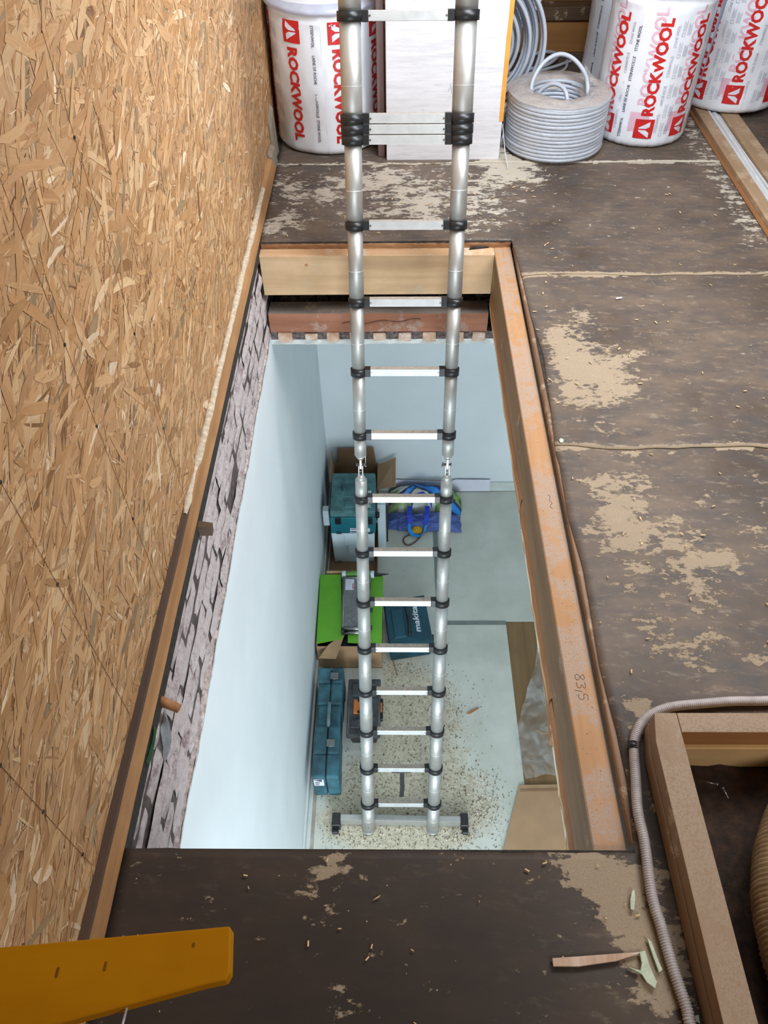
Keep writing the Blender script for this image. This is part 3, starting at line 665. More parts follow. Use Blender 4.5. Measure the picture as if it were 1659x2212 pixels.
# lower floor
b = B(); b.box((-0.6, -1.45, FZ - 0.03), (2.7, 4.5, FZ - 0.004)); lf = obj('floor_lower', b, M['laminate'], kind='structure')
LD = [(.10,2.5,.22,.9),(0.15,2.2,.22,1.0),(.05,2.35,.2,.8),(.1,1.95,.25,1.0),(0.25,2.0,.2,.8),(-.02,2.75,.16,.8),(0.12,2.85,.12,.6),(.25,2.55,.15,.8),(.0,1.72,.22,1.1),(.2,1.70,.2,1.1),(-.25,1.8,.2,.9),(-.35,1.7,.14,.9),(-.2,2.0,.12,.6),(.42,1.72,.14,.8),(.35,2.4,.14,.4),(.3,1.62,.1,1.0),(.05,1.6,.18,.9),(-.2,1.6,.12,.7),(.55,1.75,.1,.6),(.08,3.84,.05,.9),(.5,1.9,.12,.4)]
def cover(x0, x1, y0, y1, z, skew=0.0):
    b = B(); b.grid(int((x1 - x0) / 0.05) + 1, int((y1 - y0) / 0.05) + 1, lambda u, v: Vector((x0 + (x1 - x0) * u + skew * (v if u > 0.5 else 0) * (1 if u == 1 else 0), y0 + (y1 - y0) * v, z + 0.001 * nz(u * 6, v * 6))))
    du = []
    for v in b.bm.verts: du.append(min(1.3, sum(w_ * math.exp(-((v.co.x - cx) ** 2 + (v.co.y - cy) ** 2) / r / r) for cx, cy, r, w_ in LD)))
    o = obj('cover_sheet', b, M['cover'], lf); a = o.data.attributes.new('dust', 'FLOAT', 'POINT'); a.data.foreach_set('value', du)
cover(-0.495, 0.803, -0.5, 3.128, FZ, 0.0); cover(-0.53, 2.5, 3.128, 4.43, FZ)
b = B(); b.box((0.30, 3.10, FZ + 0.001), (0.803, 3.133, FZ + 0.004)); obj('tape_strip', b, M['tape'], lf)
b = B(); b.prism([(0.303, 3.14, FZ + 0.001), (0.338, 3.14, FZ + 0.001), (0.338, 4.03, FZ + 0.001), (0.300, 4.03, FZ + 0.001)], (0, 0, 0.003)); obj('tape_strip', b, M['tape'], lf)
b = B(); b.box((-0.515, -0.5, FZ), (-0.496, 3.6, FZ + 0.004)); obj('floor_gap_strip', b, M['putty'], lf)
b = B(); b.box((-0.55, -1.4, FZ), (-0.515, 4.44, FZ + 0.012)); b.box((-0.55, -1.4, FZ + 0.012), (-0.535, 4.44, FZ + 0.10), 0.003); obj('baseboard_left_lower', b, M['skirting'], kind='structure')
b = B(); b.box((-0.53, 4.432, FZ), (2.6, 4.45, FZ + 0.10), 0.003); bb_ = obj('baseboard_far', b, M['skirting'], kind='structure')
b = B(); b.prism([(-0.0, 4.424, FZ + .01), (0.79, 4.424, FZ + .01), (0.785, 4.424, FZ + .145), (0.50, 4.424, FZ + .150), (0.44, 4.424, FZ + .125), (0.34, 4.424, FZ + .125), (0.0, 4.424, FZ + .150)], (0, 0.004, 0)); obj('masking_paper', b, M['label'], bb_)
# --- attic shell beyond the frame
b = B(); b.box((-0.6, 5.95, 0), (3.2, 6.0, 2.6)); obj('wall_far_attic', b, M['bgboard'], kind='structure')
b = B(); b.box((-0.6, -1.5, 0), (3.2, -1.45, 2.6)); obj('wall_near_attic', b, M['roof'], kind='structure')
b = B(); b.box((3.15, -1.5, 0), (3.2, 6.0, 1.2)); obj('wall_right_attic', b, M['roof'], kind='structure')
b = B()
def rz(x): return 2.6 - 0.40 * (x + 0.6)
def roofseg(x0, x1, y0, y1): b.hexa([(x0, y0, rz(x0)), (x1, y0, rz(x1)), (x1, y1, rz(x1)), (x0, y1, rz(x0))], [(x0, y0, rz(x0) + .05), (x1, y0, rz(x1) + .05), (x1, y1, rz(x1) + .05), (x0, y1, rz(x0) + .05)])
for s_ in ((-0.6, 0.0, -1.5, 6.0), (0.0, 0.85, -1.5, 2.0), (0.0, 0.85, 3.1, 6.0), (0.85, 1.75, -1.5, -1.3), (0.85, 1.75, -0.5, 1.0), (0.85, 1.75, 2.5, 6.0), (1.75, 3.25, -1.5, 6.0)): roofseg(*s_)
obj('ceiling_attic', b, M['roof'], kind='structure')
for k, (x0, x1, y0, y1) in enumerate(((0.85, 1.75, 1.0, 2.5), (0.0, 0.85, 2.0, 3.1), (0.85, 1.75, -1.3, -0.5))):  # the last opening is added along with the rear light
    b = B()
    for a in ((x0, x0 + .04, y0, y1), (x1 - .04, x1, y0, y1), (x0, x1, y0, y0 + .04), (x0, x1, y1 - .04, y1)): roofseg(*a)
    obj('window_%d' % (k + 2), b, M['greywood'], kind='structure')

# ================================================================ HATCH TIMBERS
t = thing('header_joist', (-0.07, 2.85, -0.212), 'pale sawn timber joist spanning the far end of the hatch', 'beam')
b = B(); b.box((-0.549, 2.82, -0.212), (0.4, 2.886, -0.031), 0.002)
b.bm.faces.ensure_lookup_table()
b.bm.normal_update()
for f in b.bm.faces:
    if f.normal.z > 0.5: f.material_index = 1
obj('timber', b, [M['header'], M['header_top']], t)
b = B(); b.cyl((-0.36, 2.8195, -0.072), (-0.36, 2.816, -0.072), 0.006, 0.004, 10); obj('knot', b, M['bark'], t)
b = B(); b.cyl((0.255, 2.8195, -0.185), (0.255, 2.817, -0.185), 0.006, 0.004, 10); obj('knot', b, M['bark'], t)
b = B(); b.hexa([(0.30, 2.855, -0.031), (0.38, 2.87, -0.031), (0.375, 2.88, -0.031), (0.31, 2.872, -0.031)], [(0.30, 2.855, -0.024), (0.38, 2.87, -0.026), (0.375, 2.88, -0.022), (0.31, 2.872, -0.025)]); obj('bitumen_scrap', b, M['felt_edge'], t)
t = thing('ceiling_joist', (-0.07, 2.87, -0.40), 'reddish brown old joist below the pale header of the hatch', 'beam')
b = B()
def cj(u, v):
    x = -0.546 + 0.946 * u; sag = 0.006 * nz(u * 3, 4)
    P = [(2.824, -0.400), (2.820, -0.360 + sag), (2.822, -0.308 + 0.5 * sag + 0.006 * (1 - u)), (2.87, -0.306), (2.915, -0.306), (2.915, -0.400)]
    i = min(4, int(v * 5)); f = v * 5 - i; a, c = P[i], P[i + 1]; return Vector((x, a[0] + (c[0] - a[0]) * f, a[1] + (c[1] - a[1]) * f))
b.grid(60, 5, cj, smooth=False)
for f in b.bm.faces:
    if f.calc_center_median().z > -0.316: f.material_index = 1
bmesh.ops.recalc_face_normals(b.bm, faces=b.bm.faces)

obj('timber', b, [M['joist'], M['joist_top']], t)
b = B(); b.tube([(-0.23 + 0.02 * i, 2.8185, -0.352 + 0.006 * math.sin(i * 0.9) + 0.001 * i) for i in range(18)], 0.0012, 5); obj('drying_crack', b, M['plate_top'], t)
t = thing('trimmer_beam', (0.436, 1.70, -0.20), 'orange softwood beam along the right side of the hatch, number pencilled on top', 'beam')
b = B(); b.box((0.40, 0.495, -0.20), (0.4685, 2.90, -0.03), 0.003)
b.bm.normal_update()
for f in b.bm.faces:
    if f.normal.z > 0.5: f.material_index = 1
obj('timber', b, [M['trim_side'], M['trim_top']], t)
b = B()   # handwritten "8 3 , 5", read looking along the beam towards the hatch
G = {'8': [(.0, .9), (.25, 1.0), (.5, .85), (.3, .6), (.0, .3), (.1, .0), (.45, .05), (.5, .3), (.2, .6), (.0, .9)],
     '3': [(.0, .95), (.4, .95), (.5, .75), (.2, .55), (.5, .35), (.4, .05), (.0, .05)], ',': [(.1, .5), (-.05, -.3)],
     '5': [(.55, 1.0), (.1, 1.0), (.05, .6), (.4, .55), (.5, .25), (.3, .0), (.0, .08)]}
for ch, off in (('8', 0), ('3', .75), (',', 1.5), ('5', 1.8)):
    S_ = 0.021
    pts = [(0.425 + (py) * S_ * 1.0, 0.925 - (px + off) * S_ * 1.35, -0.0296) for px, py in G[ch]]
    b.tube(spl(pts, 4), 0.0006, 4)
pts = [(0.437, 1.505, -0.0296), (0.444, 1.500, -0.0296), (0.440, 1.485, -0.0296), (0.446, 1.475, -0.0296), (0.439, 1.462, -0.0296), (0.445, 1.452, -0.0296)]
b.tube(spl(pts, 4), 0.0006, 4)
obj('pencilled_number', b, M['pencil'], t)
for (x, y) in ((0.452, .840), (0.445, .69), (0.43, .775), (0.44, 1.2)):
    b = B(); b.cyl((x, y, -0.0302), (x, y, -0.0290), 0.0022, 0.0015, 8); obj('nail_head', b, M['bark'], t)
b = B()
for i in range(260):
    y = random.uniform(0.55, 2.8); x = random.uniform(0.41, 0.468) + 0.0; s_ = random.uniform(0.001, 0.0035); a = random.uniform(0, 3.1)
    b.hexa([(x, y, -0.0298), (x + s_ * math.cos(a), y + s_ * math.sin(a), -0.0298), (x + s_ * math.cos(a + 1), y + s_ * math.sin(a + 1), -0.0298), (x - .0004, y + .0004, -0.0298)], [(x, y, -0.029), (x + s_ * math.cos(a), y + s_ * math.sin(a), -0.0288), (x + s_ * math.cos(a + 1), y + s_ * math.sin(a + 1), -0.029), (x - .0004, y + .0004, -0.029)])
obj('sawdust', b, M['shav'], t, kind='stuff')
t = thing('ceiling_batten', (0.42, 1.5, -0.44), 'pale broken batten under the trimmer beam, right side of the hatch', 'batten')
for (y0, y1) in ((0.50, 0.905), (0.96, 1.60), (1.66, 2.83)):
    b = B()
    b.grid(70, 5, lambda u, v: Vector((0, y0 + (y1 - y0) * u, 0)) + Vector([(0.407, 0, -0.208), (0.401, 0, -0.225), (0.400, 0, -0.262), (0.404, 0, -0.300), (0.404, 0, -0.30), (0.43, 0, -0.31)][int(round(v * 5))]) + Vector((0.004 * nz(u * 9 + y0, v * 2) if v > 0 else 0, 0.012 * v * (0 if 0.02 < u < 0.98 else 1), 0.006 * nz(u * 6 + y0, 3) if v > .3 else 0)))
    for f in b.bm.faces: f.material_index = 0 if f.calc_center_median().z < -0.245 else 1
    obj('batten_length', b, [M['pale_strip'], M['bark2']], t)
b = B(); b.hexa([(0.398, 0.875, -0.31), (0.43, 0.875, -0.31), (0.43, 1.0, -0.30), (0.402, 0.99, -0.28)], [(0.402, 0.90, -0.21), (0.43, 0.90, -0.21), (0.43, 0.985, -0.22), (0.404, 0.975, -0.235)], 0.003); obj('split_block', b, M['bark'], t)
b = B(); b.hexa([(0.402, 1.60, -0.30), (0.43, 1.60, -0.30), (0.43, 1.67, -0.30), (0.403, 1.67, -0.28)], [(0.404, 1.61, -0.21), (0.43, 1.60, -0.21), (0.43, 1.66, -0.21), (0.405, 1.655, -0.22)], 0.003); obj('split_block', b, M['bark'], t)
b = B(); b.tube([(0.399, 0.905, -0.30), (0.385, 0.905, -0.302), (0.368, 0.912, -0.298)], 0.0008, 5); obj('splinter', b, M['pale_strip'], t)
b = B(); b.cyl((0.398, 1.585, -0.275), (0.3975, 1.585, -0.275), 0.006, 0.006, 14); b.cyl((0.4015, 1.585, -0.275), (0.397, 1.585, -0.275), 0.003, 0.003, 10); obj('screw_head', b, M['screw'], t)
# wedges in the brickwork
t = B(); t.hexa([(-0.56, 1.375, -0.055), (-0.515, 1.38, -0.06), (-0.515, 1.40, -0.06), (-0.56, 1.40, -0.055)], [(-0.56, 1.372, -0.015), (-0.51, 1.375, -0.02), (-0.51, 1.395, -0.02), (-0.56, 1.40, -0.015)], 0.0015)
obj('wooden_plug', t, M['bgtimber'], label='dark flat wooden stub sticking out of the brickwork, farther one', cat='wood stub', group='wood stubs in the brick wall')
t = B(); t.cyl((-0.57, 0.865, -0.035), (-0.508, 0.845, -0.05), 0.013, 0.011, 9)
obj('wooden_plug', t, M['bark'], label='round brown wooden stub sticking out of the brickwork, nearer one', cat='wood stub', group='wood stubs in the brick wall')
b = B(); b.grid(6, 3, lambda u, v: Vector((-0.546 + 0.004 * math.sin(u * 3), 0.70 + 0.085 * u, -0.012 - 0.02 * v + .003 * nz(u * 6, v)))); bmesh.ops.solidify(b.bm, geom=list(b.bm.faces), thickness=0.002)
obj('plastic_scrap', b, M['green_pl'], label='small green plastic scrap wedged beside the brickwork', cat='scrap')
b = B(); b.grid(10, 8, lambda u, v: Vector((-0.549 + 0.014 * math.sin(u * 3.14) * math.sin(v * 3.14) + 0.004 * nz(u * 5, v * 5), 0.80 + 0.06 * u - .045 * v, -0.075 - 0.085 * v)))
bmesh.ops.solidify(b.bm, geom=list(b.bm.faces), thickness=0.004)
obj('insulation_tuft', b, M['wool'], label='grey white tuft of filler stuffed below the round wooden stub', cat='filler')

# ================================================================ SECOND HATCH FRAME (right)
t = thing('hatch_frame', (0.56, 0.4, 0), 'dusty laminated timber frame around the small opening at the lower right', 'frame')
b = B(); b.prism([(0.534, -0.35, 0.0), (0.534, 0.695, 0.0), (0.545, 0.765, 0.0), (0.595, 0.765, 0.0), (0.595, -0.35, 0.0)], (0, 0, 0.044), 0.0015); obj('rail', b, M['frame_side'], t)
b = B(); b.prism([(0.5365, -0.35, 0.045), (0.5365, 0.70, 0.045), (0.547, 0.766, 0.045), (0.594, 0.766, 0.045), (0.594, -0.35, 0.045)], (0, 0, 0.045), 0.002)
b.bm.normal_update()
for f in b.bm.faces:
    if f.normal.z > 0.5: f.material_index = 1
obj('rail', b, [M['frame_side'], M['frame_top']], t)
b = B(); b.prism([(0.595, 0.722, 0.03), (0.595, 0.766, 0.03), (2.2, 0.766, 0.03), (2.2, 0.722, 0.03)], (0, 0, 0.06), 0.002)
b.bm.normal_update()
for f in b.bm.faces:
    if f.normal.z > 0.5: f.material_index = 1
obj('rail', b, [M['frame_in'], M['frame_top_x']], t)
b = B(); b.box((0.595, 0.714, -0.13), (2.2, 0.76, 0.029), 0.002); obj('rail', b, M['frame_in2'], t)
b = B(); b.box((0.545, -0.35, -0.13), (0.593, 0.712, -0.002), 0.002); obj('rail', b, M['frame_side'], t)
b = B(); b.grid(50, 40, lambda u, v: Vector((0.595 + 1.2 * u, -0.35 + 1.065 * v, -0.055 + 0.012 * nz(u * 14, v * 12) + 0.01 * nz(u * 50, v * 50))))
obj('loose_debris', b, M['ground'], t, kind='stuff')
for k, (x, y, a) in enumerate(((0.688, 0.662, 2.9), (0.700, 0.652, -1.35))):
    d = Vector((math.cos(a), math.sin(a), 0.05)); p = Vector((x, y, -0.034))
    tt = thing('screw', p, ('bright zinc screw lying crosswise in the dark opening' if k == 0 else 'bright zinc screw pointing down the picture in the dark opening'), 'screw', 'screws in the small opening')
    b = B(); b.cyl(p, p + d * 0.022, 0.0019, 0.0008, 8); obj('shank', b, M['screw'], tt)
    b = B(); b.cyl(p - d * 0.002, p, 0.004, 0.0022, 12); obj('head', b, M['screw'], tt)
b = B(); pts = spl([(1.00, 0.66, 0.02), (0.88, 0.60, 0.02), (0.79, 0.50, 0.03), (0.745, 0.38, 0.035), (0.745, 0.25, 0.04), (0.79, 0.13, 0.04), (0.88, 0.03, 0.04)], 48)
b.tube(pts, 0.1, 28, rf=lambda i: 0.082 + 0.0022 * math.sin(i * 2 * math.pi / 2.9) + 0.0015 * nz(i * 0.3, 2))
obj('flexible_duct', b, M['duct'], label='beige ribbed flexible duct curving through the small opening', cat='duct')

# ================================================================ CONDUIT, RIGHT RAILS, CABLES
CP = [(1.05, .842), (.93, .838), (.829, .833), (.762, .832), (.692, .826), (.624, .818), (.580, .803), (.551, .783), (.532, .757), (.519, .722), (.509, .655), (.499, .588), (.499, .525), (.492, .427), (.497, .372), (.503, .305), (.512, .243), (.513, .215), (.53, .12), (.53, -.1)]
pts = spl([(x - 0.005, y + 0.002, 0.0115) for x, y in CP], 1)
fine = []
P0 = spl([(x - 0.005, y + 0.002, 0.0115) for x, y in CP], 30)
acc = 0; last = P0[0]; fine = [last]
for p in P0[1:]:
    while (p - last).length > 0.00115:
        last = last + (p - last).normalized() * 0.00115; fine.append(last.copy())
b = B(); b.tube(fine, 0.011, 10, rf=lambda i: 0.0111 if i % 4 < 2 else 0.0093)
cd = thing('corrugated_conduit', (0.5, 0.5, 0), 'grey corrugated conduit snaking past the frame corner', 'conduit')
obj('tube', b, M['conduit'], cd)
b = B(); b.cyl((.5145, .735, .0115), (.511, .719, .0115), 0.0117, 0.0117, 14); obj('coupling_ring', b, M['rubber'], cd)
# rails and pipes at the upper right
def rail(name, x0, x1, h, mat, label, y0=1.9, y1=5.6):
    b = B(); b.box((x0, y0, 0), (x1, y1, h), 0.002); return obj(name, b, mat, label=label, cat='batten')
M['rail'] = m_wood('dusty_floor_batten', [(150, 122, 92), (170, 142, 112), (180, 154, 126)], 'Y', dust=0.4)
M['rail_s'] = m_wood('brown_floor_strip', [(120, 78, 42), (144, 98, 58), (156, 110, 68)], 'Y')
rail('floor_strip', 1.492, 1.512, 0.006, M['rail_s'], 'thin dark brown strip at the felt edge, left of the cable channel')
rail('floor_batten', 1.513, 1.566, 0.026, M['rail'], 'dusty floor batten on the left of the cable channel')
rail('floor_batten', 1.628, 1.71, 0.026, M['rail'], 'wide dusty floor batten on the right of the cable channel')
rail('channel_trim', 1.5665, 1.580, 0.028, M['cable_w'], 'white plastic trim strip beside the left floor batten')
b = B(); b.tube(spl([(1.597 + 0.004 * math.sin(i * 1.1), 1.9 + i * 0.28, 0.014) for i in range(14)], 6), 0.0125, 12)
pp = obj('installation_pipe', b, M['cable_w'], label='thicker white grey pipe in the floor channel', cat='pipe')
b = B(); b.cyl((1.5975, 3.155, .014), (1.5975, 3.17, .014), 0.0133, 0.0133, 14); obj('joint_mark', b, M['rubber'], pp)
b = B(); b.tube(spl([(1.6195 + 0.002 * math.sin(i * 1.7), 1.9 + i * 0.28, 0.010) for i in range(14)], 6), 0.0072, 10)
obj('installation_pipe', b, M['cable_w'], label='thinner white pipe on the right in the floor channel', cat='pipe')

# floor litter in the attic
def chip(name, pts, th, mat, label, cat, group=None, z=0.0015):
    b = B(); b.prism([(x, y, z) for x, y in pts], (0, 0, th), 0.0006); return obj(name, b, mat, label=label, cat=cat, group=group)
chip('wood_splinter', [(.284, .322), (.284, .309), (.33, .309), (.40, .318), (.452, .333), (.40, .330), (.33, .325)], 0.006, M['lath'], 'long pinkish wood splinter lying near the conduit on dark felt', 'splinter')
chip('foam_scrap', [(.452, .436), (.457, .440), (.456, .425), (.449, .402), (.443, .405), (.446, .422)], 0.006, M['foam'], 'pale green foam scrap, farthest one left of the conduit', 'foam scrap', 'foam scraps by the conduit')
chip('foam_scrap', [(.463, .357), (.470, .35), (.476, .318), (.480, .305), (.473, .300), (.468, .325)], 0.006, M['foam'], 'long thin foam scrap tucked against the conduit', 'foam scrap', 'foam scraps by the conduit')
chip('foam_scrap', [(.444, .333), (.455, .335), (.458, .310), (.465, .285), (.460, .275), (.447, .285), (.441, .297), (.418, .309), (.440, .303), (.445, .315)], 0.007, M['foam'], 'largest jagged foam scrap at the tip of the wood splinter', 'foam scrap', 'foam scraps by the conduit')
chip('foam_scrap', [(.495, .358), (.501, .357), (.500, .347), (.495, .350)], 0.006, M['foam'], 'small foam scrap just right of the conduit', 'foam scrap', 'foam scraps by the conduit')
chip('foam_scrap', [(.520, .235), (.527, .236), (.526, .223), (.519, .226)], 0.006, M['foam'], 'foam scrap right of the conduit near the bottom edge', 'foam scrap', 'foam scraps by the conduit')
chip('plaster_flake', [(.492, 1.700), (.500, 1.708), (.507, 1.700), (.503, 1.690), (.495, 1.688)], 0.003, M['foam'], 'pale flake lying beside the beam on the right felt', 'flake')
chip('cable_clip_scrap', [(.805, 2.452), (.828, 2.458), (.829, 2.452), (.806, 2.446)], 0.004, M['label'], 'tiny white stick on the felt, upper right', 'scrap')
chip('wood_shaving', [(-.046, .418), (-.040, .423), (-.030, .429), (-.033, .424)], 0.002, M['shav'], 'small orange wood shaving on the dark felt, lower middle', 'shaving')
b = B()
for i in range(900):
    x = random.uniform(-0.5, 1.5); y = random.uniform(0.1, 3.5)
    if random.random() > 0.2 + dustval(x, y): continue
    if x < 0.495 and 0.50 < y < 2.89: continue
    if x > 0.50 and y < 0.80: continue
    s_ = random.uniform(0.001, 0.0045) * (1 + y * 0.25); a = random.uniform(0, 6.3); w_ = s_ * 0.3; d = Vector((math.cos(a), math.sin(a), 0)); n_ = Vector((-d.y, d.x, 0)); p = Vector((x, y, 0.002))
    b.hexa([p - d * s_ - n_ * w_, p + d * s_ - n_ * w_, p + d * s_ + n_ * w_, p - d * s_ + n_ * w_], [q + Vector((0, 0, 0.0012)) for q in (p - d * s_ - n_ * w_, p + d * s_ - n_ * w_, p + d * s_ + n_ * w_, p - d * s_ + n_ * w_)])
obj('sawdust', b, M['shav'], label='scattered wood chips and sawdust on the attic felt', cat='sawdust', kind='stuff')

# ================================================================ YELLOW BRACKET (near, lower left)
t = thing('wall_bracket', (-0.4, 0.16, 0.66), 'orange varnished tapered board jutting in from the left wall', 'board')
b = B(); Z = 0.70
b.prism([(-0.575, 0.176, Z), (-0.40, 0.190, Z), (-0.178, 0.210, Z), (-0.1755, 0.208, Z), (-0.171, 0.167, Z), (-0.1745, 0.160, Z), (-0.200, 0.155, Z), (-0.332, 0.122, Z), (-0.45, 0.095, Z), (-0.575, 0.065, Z)][::-1], (0, 0, -0.022), 0.0018)
obj('board', b, M['yellow'], t)
for (x, y, l_) in ((-0.348, 0.166, .009), (-0.300, .172, .008), (-0.212, .192, .004)):
    b = B(); b.box((x - .0012, y - l_ / 2, Z - .0002), (x + .0012, y + l_ / 2, Z + .0006)); obj('nail_slot', b, M['yellow_cut'], t)
b = B(); b.tube([(-0.272, 0.150, Z - 0.010), (-0.273, 0.130, Z - 0.010), (-0.274, 0.116, Z - 0.010)], 0.0014, 8); b.cyl((-0.274, 0.116, Z - .010), (-0.274, .1135, Z - .010), .0030, .0026, 10)
obj('hanging_screw', b, M['cable_w'], t, label='thin bright screw poking out of the lower edge')

# ================================================================ TELESCOPIC LADDER
Wd = 0.3868 / 2
LR = [(.0268, 1.640, -3.14), (.0279, 1.7148, -2.9227), (.0292, 1.8096, -2.6472), (.0306, 1.9043, -2.3717), (.0319, 1.9991, -2.0962), (.0333, 2.0939, -1.8207), (.0346, 2.1887, -1.5452), (.0359, 2.2834, -1.2696), (.0373, 2.3782, -.9941),
      (.0387, 2.4768, -.691), (.0399, 2.5621, -.4124), (.0412, 2.6474, -.1338), (.0424, 2.7328, .1448), (.0436, 2.8181, .4233)]
LR = [Vector(p) for p in LR]; du = Vector((.0042, .2929, .9561)).normalized(); dl = Vector((.0046, .3253, .9456)).normalized()
LR += [LR[-1] + du * 0.034, LR[-1] + du * 0.068]
LR += [LR[13] + du * 0.372, LR[13] + du * 0.667]
hinge = Vector((.038, 2.4301, -.8434))
lad = thing('telescopic_ladder', (0.0268, 1.64, FZ), 'aluminium telescopic ladder with black collars leaning up through the hatch', 'ladder')
diam = [.0745, .0735, .0715, .069, .0665, .063, .059, .055, .053]   # lower tubes, foot upwards
def frame_of(d):
    x = Vector((1, 0, 0)); x = (x - d * x.dot(d)).normalized(); y = d.cross(x); return x, y    # y points away from the camera side
seg_l = [(LR[i], LR[i + 1], diam[i] / 2, dl) for i in range(8)] + [(LR[8], hinge - dl * 0.062, diam[8] / 2, dl)]
seg_u = [(hinge + du * 0.062, LR[9], .0525 / 2, du), (LR[9], LR[10], .0525 / 2, du), (LR[10], LR[11], .0545 / 2, du), (LR[11], LR[12], .058 / 2, du), (LR[12], LR[13], .063 / 2, du), (LR[13], LR[16], .0735 / 2, du), (LR[16], LR[17] + du * .1, .0765 / 2, du)]
for sx in (-1, 1):
    off = Vector((sx * Wd, 0, 0))
    for k, (a, c, r, d) in enumerate(seg_l + seg_u):
        b = B(); b.cyl(a + off, c + off, r, r, 32); tb = obj('stile_tube', b, M['alu'], lad)
        m_ = a + (c - a) * (0.42 if k not in (8, 9) else -1)
        if k not in (8, 9) and k != 14:
            m_ = a + (c - a) * (0.44 if k < 9 else 0.42); b = B(); b.cyl(m_ + off, m_ + off + d * 0.0022, r + .0005, r + .0005, 32); obj('seam_ring', b, M['seam'], tb)
        if k == 14:
            m_ = LR[15] + d * 0.10; b = B(); b.cyl(m_ + off, m_ + off + d * 0.002, r + .0004, r + .0004, 32); obj('seam_ring', b, M['alu_rung'], tb)
def collar_rung(i, d, r):
    p = LR[i]; x, y = frame_of(d); ch = 0.0150
    for sx in (-1, 1):
        off = Vector((sx * Wd, 0, 0)); b = B()
        b.cyl(p + off - d * ch, p + off + d * ch, r + 0.006, r + 0.006, 32)
        q = p + off - x * sx * (r + 0.012)
        c0 = q - d * ch * 1.15; w_ = x * 0.012; h_ = y * 0.019
        b.hexa([c0 - w_ - h_, c0 + w_ - h_, c0 + w_ + h_, c0 - w_ + h_], [v + d * ch * 2.3 for v in (c0 - w_ - h_, c0 + w_ - h_, c0 + w_ + h_, c0 - w_ + h_)], 0.002)
        obj('collar', b, M['rubber'], lad)
    e = Wd - r - 0.020; b = B(); h_ = y * 0.0165; rh = 0.0150
    f0 = p - x * e - d * rh; f1 = p + x * e - d * rh
    b.hexa([f0 - h_, f1 - h_, f1 + h_, f0 + h_], [v + d * rh * 2 for v in (f0 - h_, f1 - h_, f1 + h_, f0 + h_)], 0.0012)
    rg = obj('rung', b, M['alu_rung'], lad)
    b = B(); top = p + d * (rh + 0.0002)
    b.hexa([top - x * e * .995 - h_ * .9, top + x * e * .995 - h_ * .9, top + x * e * .995 + h_ * .9, top - x * e * .995 + h_ * .9], [v + d * 0.0008 for v in (top - x * e * .995 - h_ * .9, top + x * e * .995 - h_ * .9, top + x * e * .995 + h_ * .9, top - x * e * .995 + h_ * .9)])
    obj('dusty_tread', b, M['rung_top'], rg)
    for sx in (-1, 1):
        c_ = p + x * sx * (e - 0.008) - h_ - y * 0.0003; b = B(); b.cyl(c_, c_ - y * 0.0015, 0.0035, 0.003, 10); obj('rivet', b, M['steel'], rg)
    return rg
rr = {1: .0745, 2: .0735, 3: .0715, 4: .069, 5: .0665, 6: .063, 7: .059, 8: .055, 9: .0525, 10: .0535, 11: .056, 12: .061, 13: .069, 14: .0715, 15: .0735, 16: .0765, 17: .0765}
rungs = {}
for i in range(1, 18): rungs[i] = collar_rung(i, dl if i <= 8 else du, rr[i] / 2)
for sx in (-1, 1):      # hinges
    off = Vector((sx * Wd, 0, 0)); x, y = frame_of(du); h = hinge + off; rr_ = .0525 / 2
    b = B()
    b.cyl(h - dl * .062, h - dl * .038, rr_, .010, 24); obj('hinge_cone', b, M['alu'], lad); b = B(); b.cyl(h + du * .062, h + du * .038, rr_, .010, 24); obj('hinge_cone', b, M['alu'], lad)
    hp = B()
    for s2 in (-1, 1):
        q = h + x * s2 * 0.0085
        hp.hexa([q - dl * .040 - x * .002 - y * .009, q - dl * .040 + x * .002 - y * .009, q - dl * .040 + x * .002 + y * .009, q - dl * .040 - x * .002 + y * .009], [q + du * .012 + v for v in (-x * .002 - y * .011, x * .002 - y * .011, x * .002 + y * .011, -x * .002 + y * .011)], 0.001)
    hp.hexa([h - dl * .006 + v for v in (-x * .005 - y * .010, x * .005 - y * .010, x * .005 + y * .010, -x * .005 + y * .010)], [h + du * .042 + v for v in (-x * .005 - y * .009, x * .005 - y * .009, x * .005 + y * .009, -x * .005 + y * .009)], 0.001)
    hg = obj('hinge_plate', hp, M['steel'], lad)
    b = B(); b.cyl(h - x * .016 + du * .012, h + x * .016 + du * .012, .005, .005, 14); b.cyl(h - x * .019 + du * .012, h - x * .015 + du * .012, .008, .008, 6); b.cyl(h + x * .015 + du * .012, h + x * .019 + du * .012, .008, .008, 6); obj('hinge_pin', b, M['steel'], hg)
    b = B(); b.cyl(h - dl * .016 - y * .0095, h - dl * .016 - y * .013, .0045, .0045, 12); obj('lock_hole', b, M['rubber'], hg)
    b = B(); q = h - x * sx * 0.022; b.tube([q + du * .005, q + du * .03, q + du * .07 - y * 0.004, q + du * .135 - y * .004], 0.0022, 8, ); b.cyl(q + du * .001, q + du * .009, .004, .004, 8); obj('release_rod', b, M['steel'], lad)
b = B()
z0 = FZ + 0.012
b.hexa([(-0.345, 1.665, z0), (0.400, 1.655, z0), (0.400, 1.690, z0), (-0.345, 1.700, z0)], [(-0.345, 1.670, z0 + .062), (0.400, 1.660, z0 + .062), (0.400, 1.695, z0 + .062), (-0.345, 1.705, z0 + .062)], 0.002)
sb = obj('stabiliser_bar', b, M['alu'], lad)
for (x0, x1) in ((-0.385, -0.335), (0.385, 0.430)):
    b = B(); b.box((x0, 1.635, FZ + 0.005), (x1, 1.712, FZ + .082), 0.003); b.box((x0 - .002 if x0 < 0 else x0 + .012, 1.61, FZ), (x1 - .012 if x0 < 0 else x1 + .002, 1.70, FZ + .03), 0.003); obj('rubber_foot', b, M['rubber'], sb)
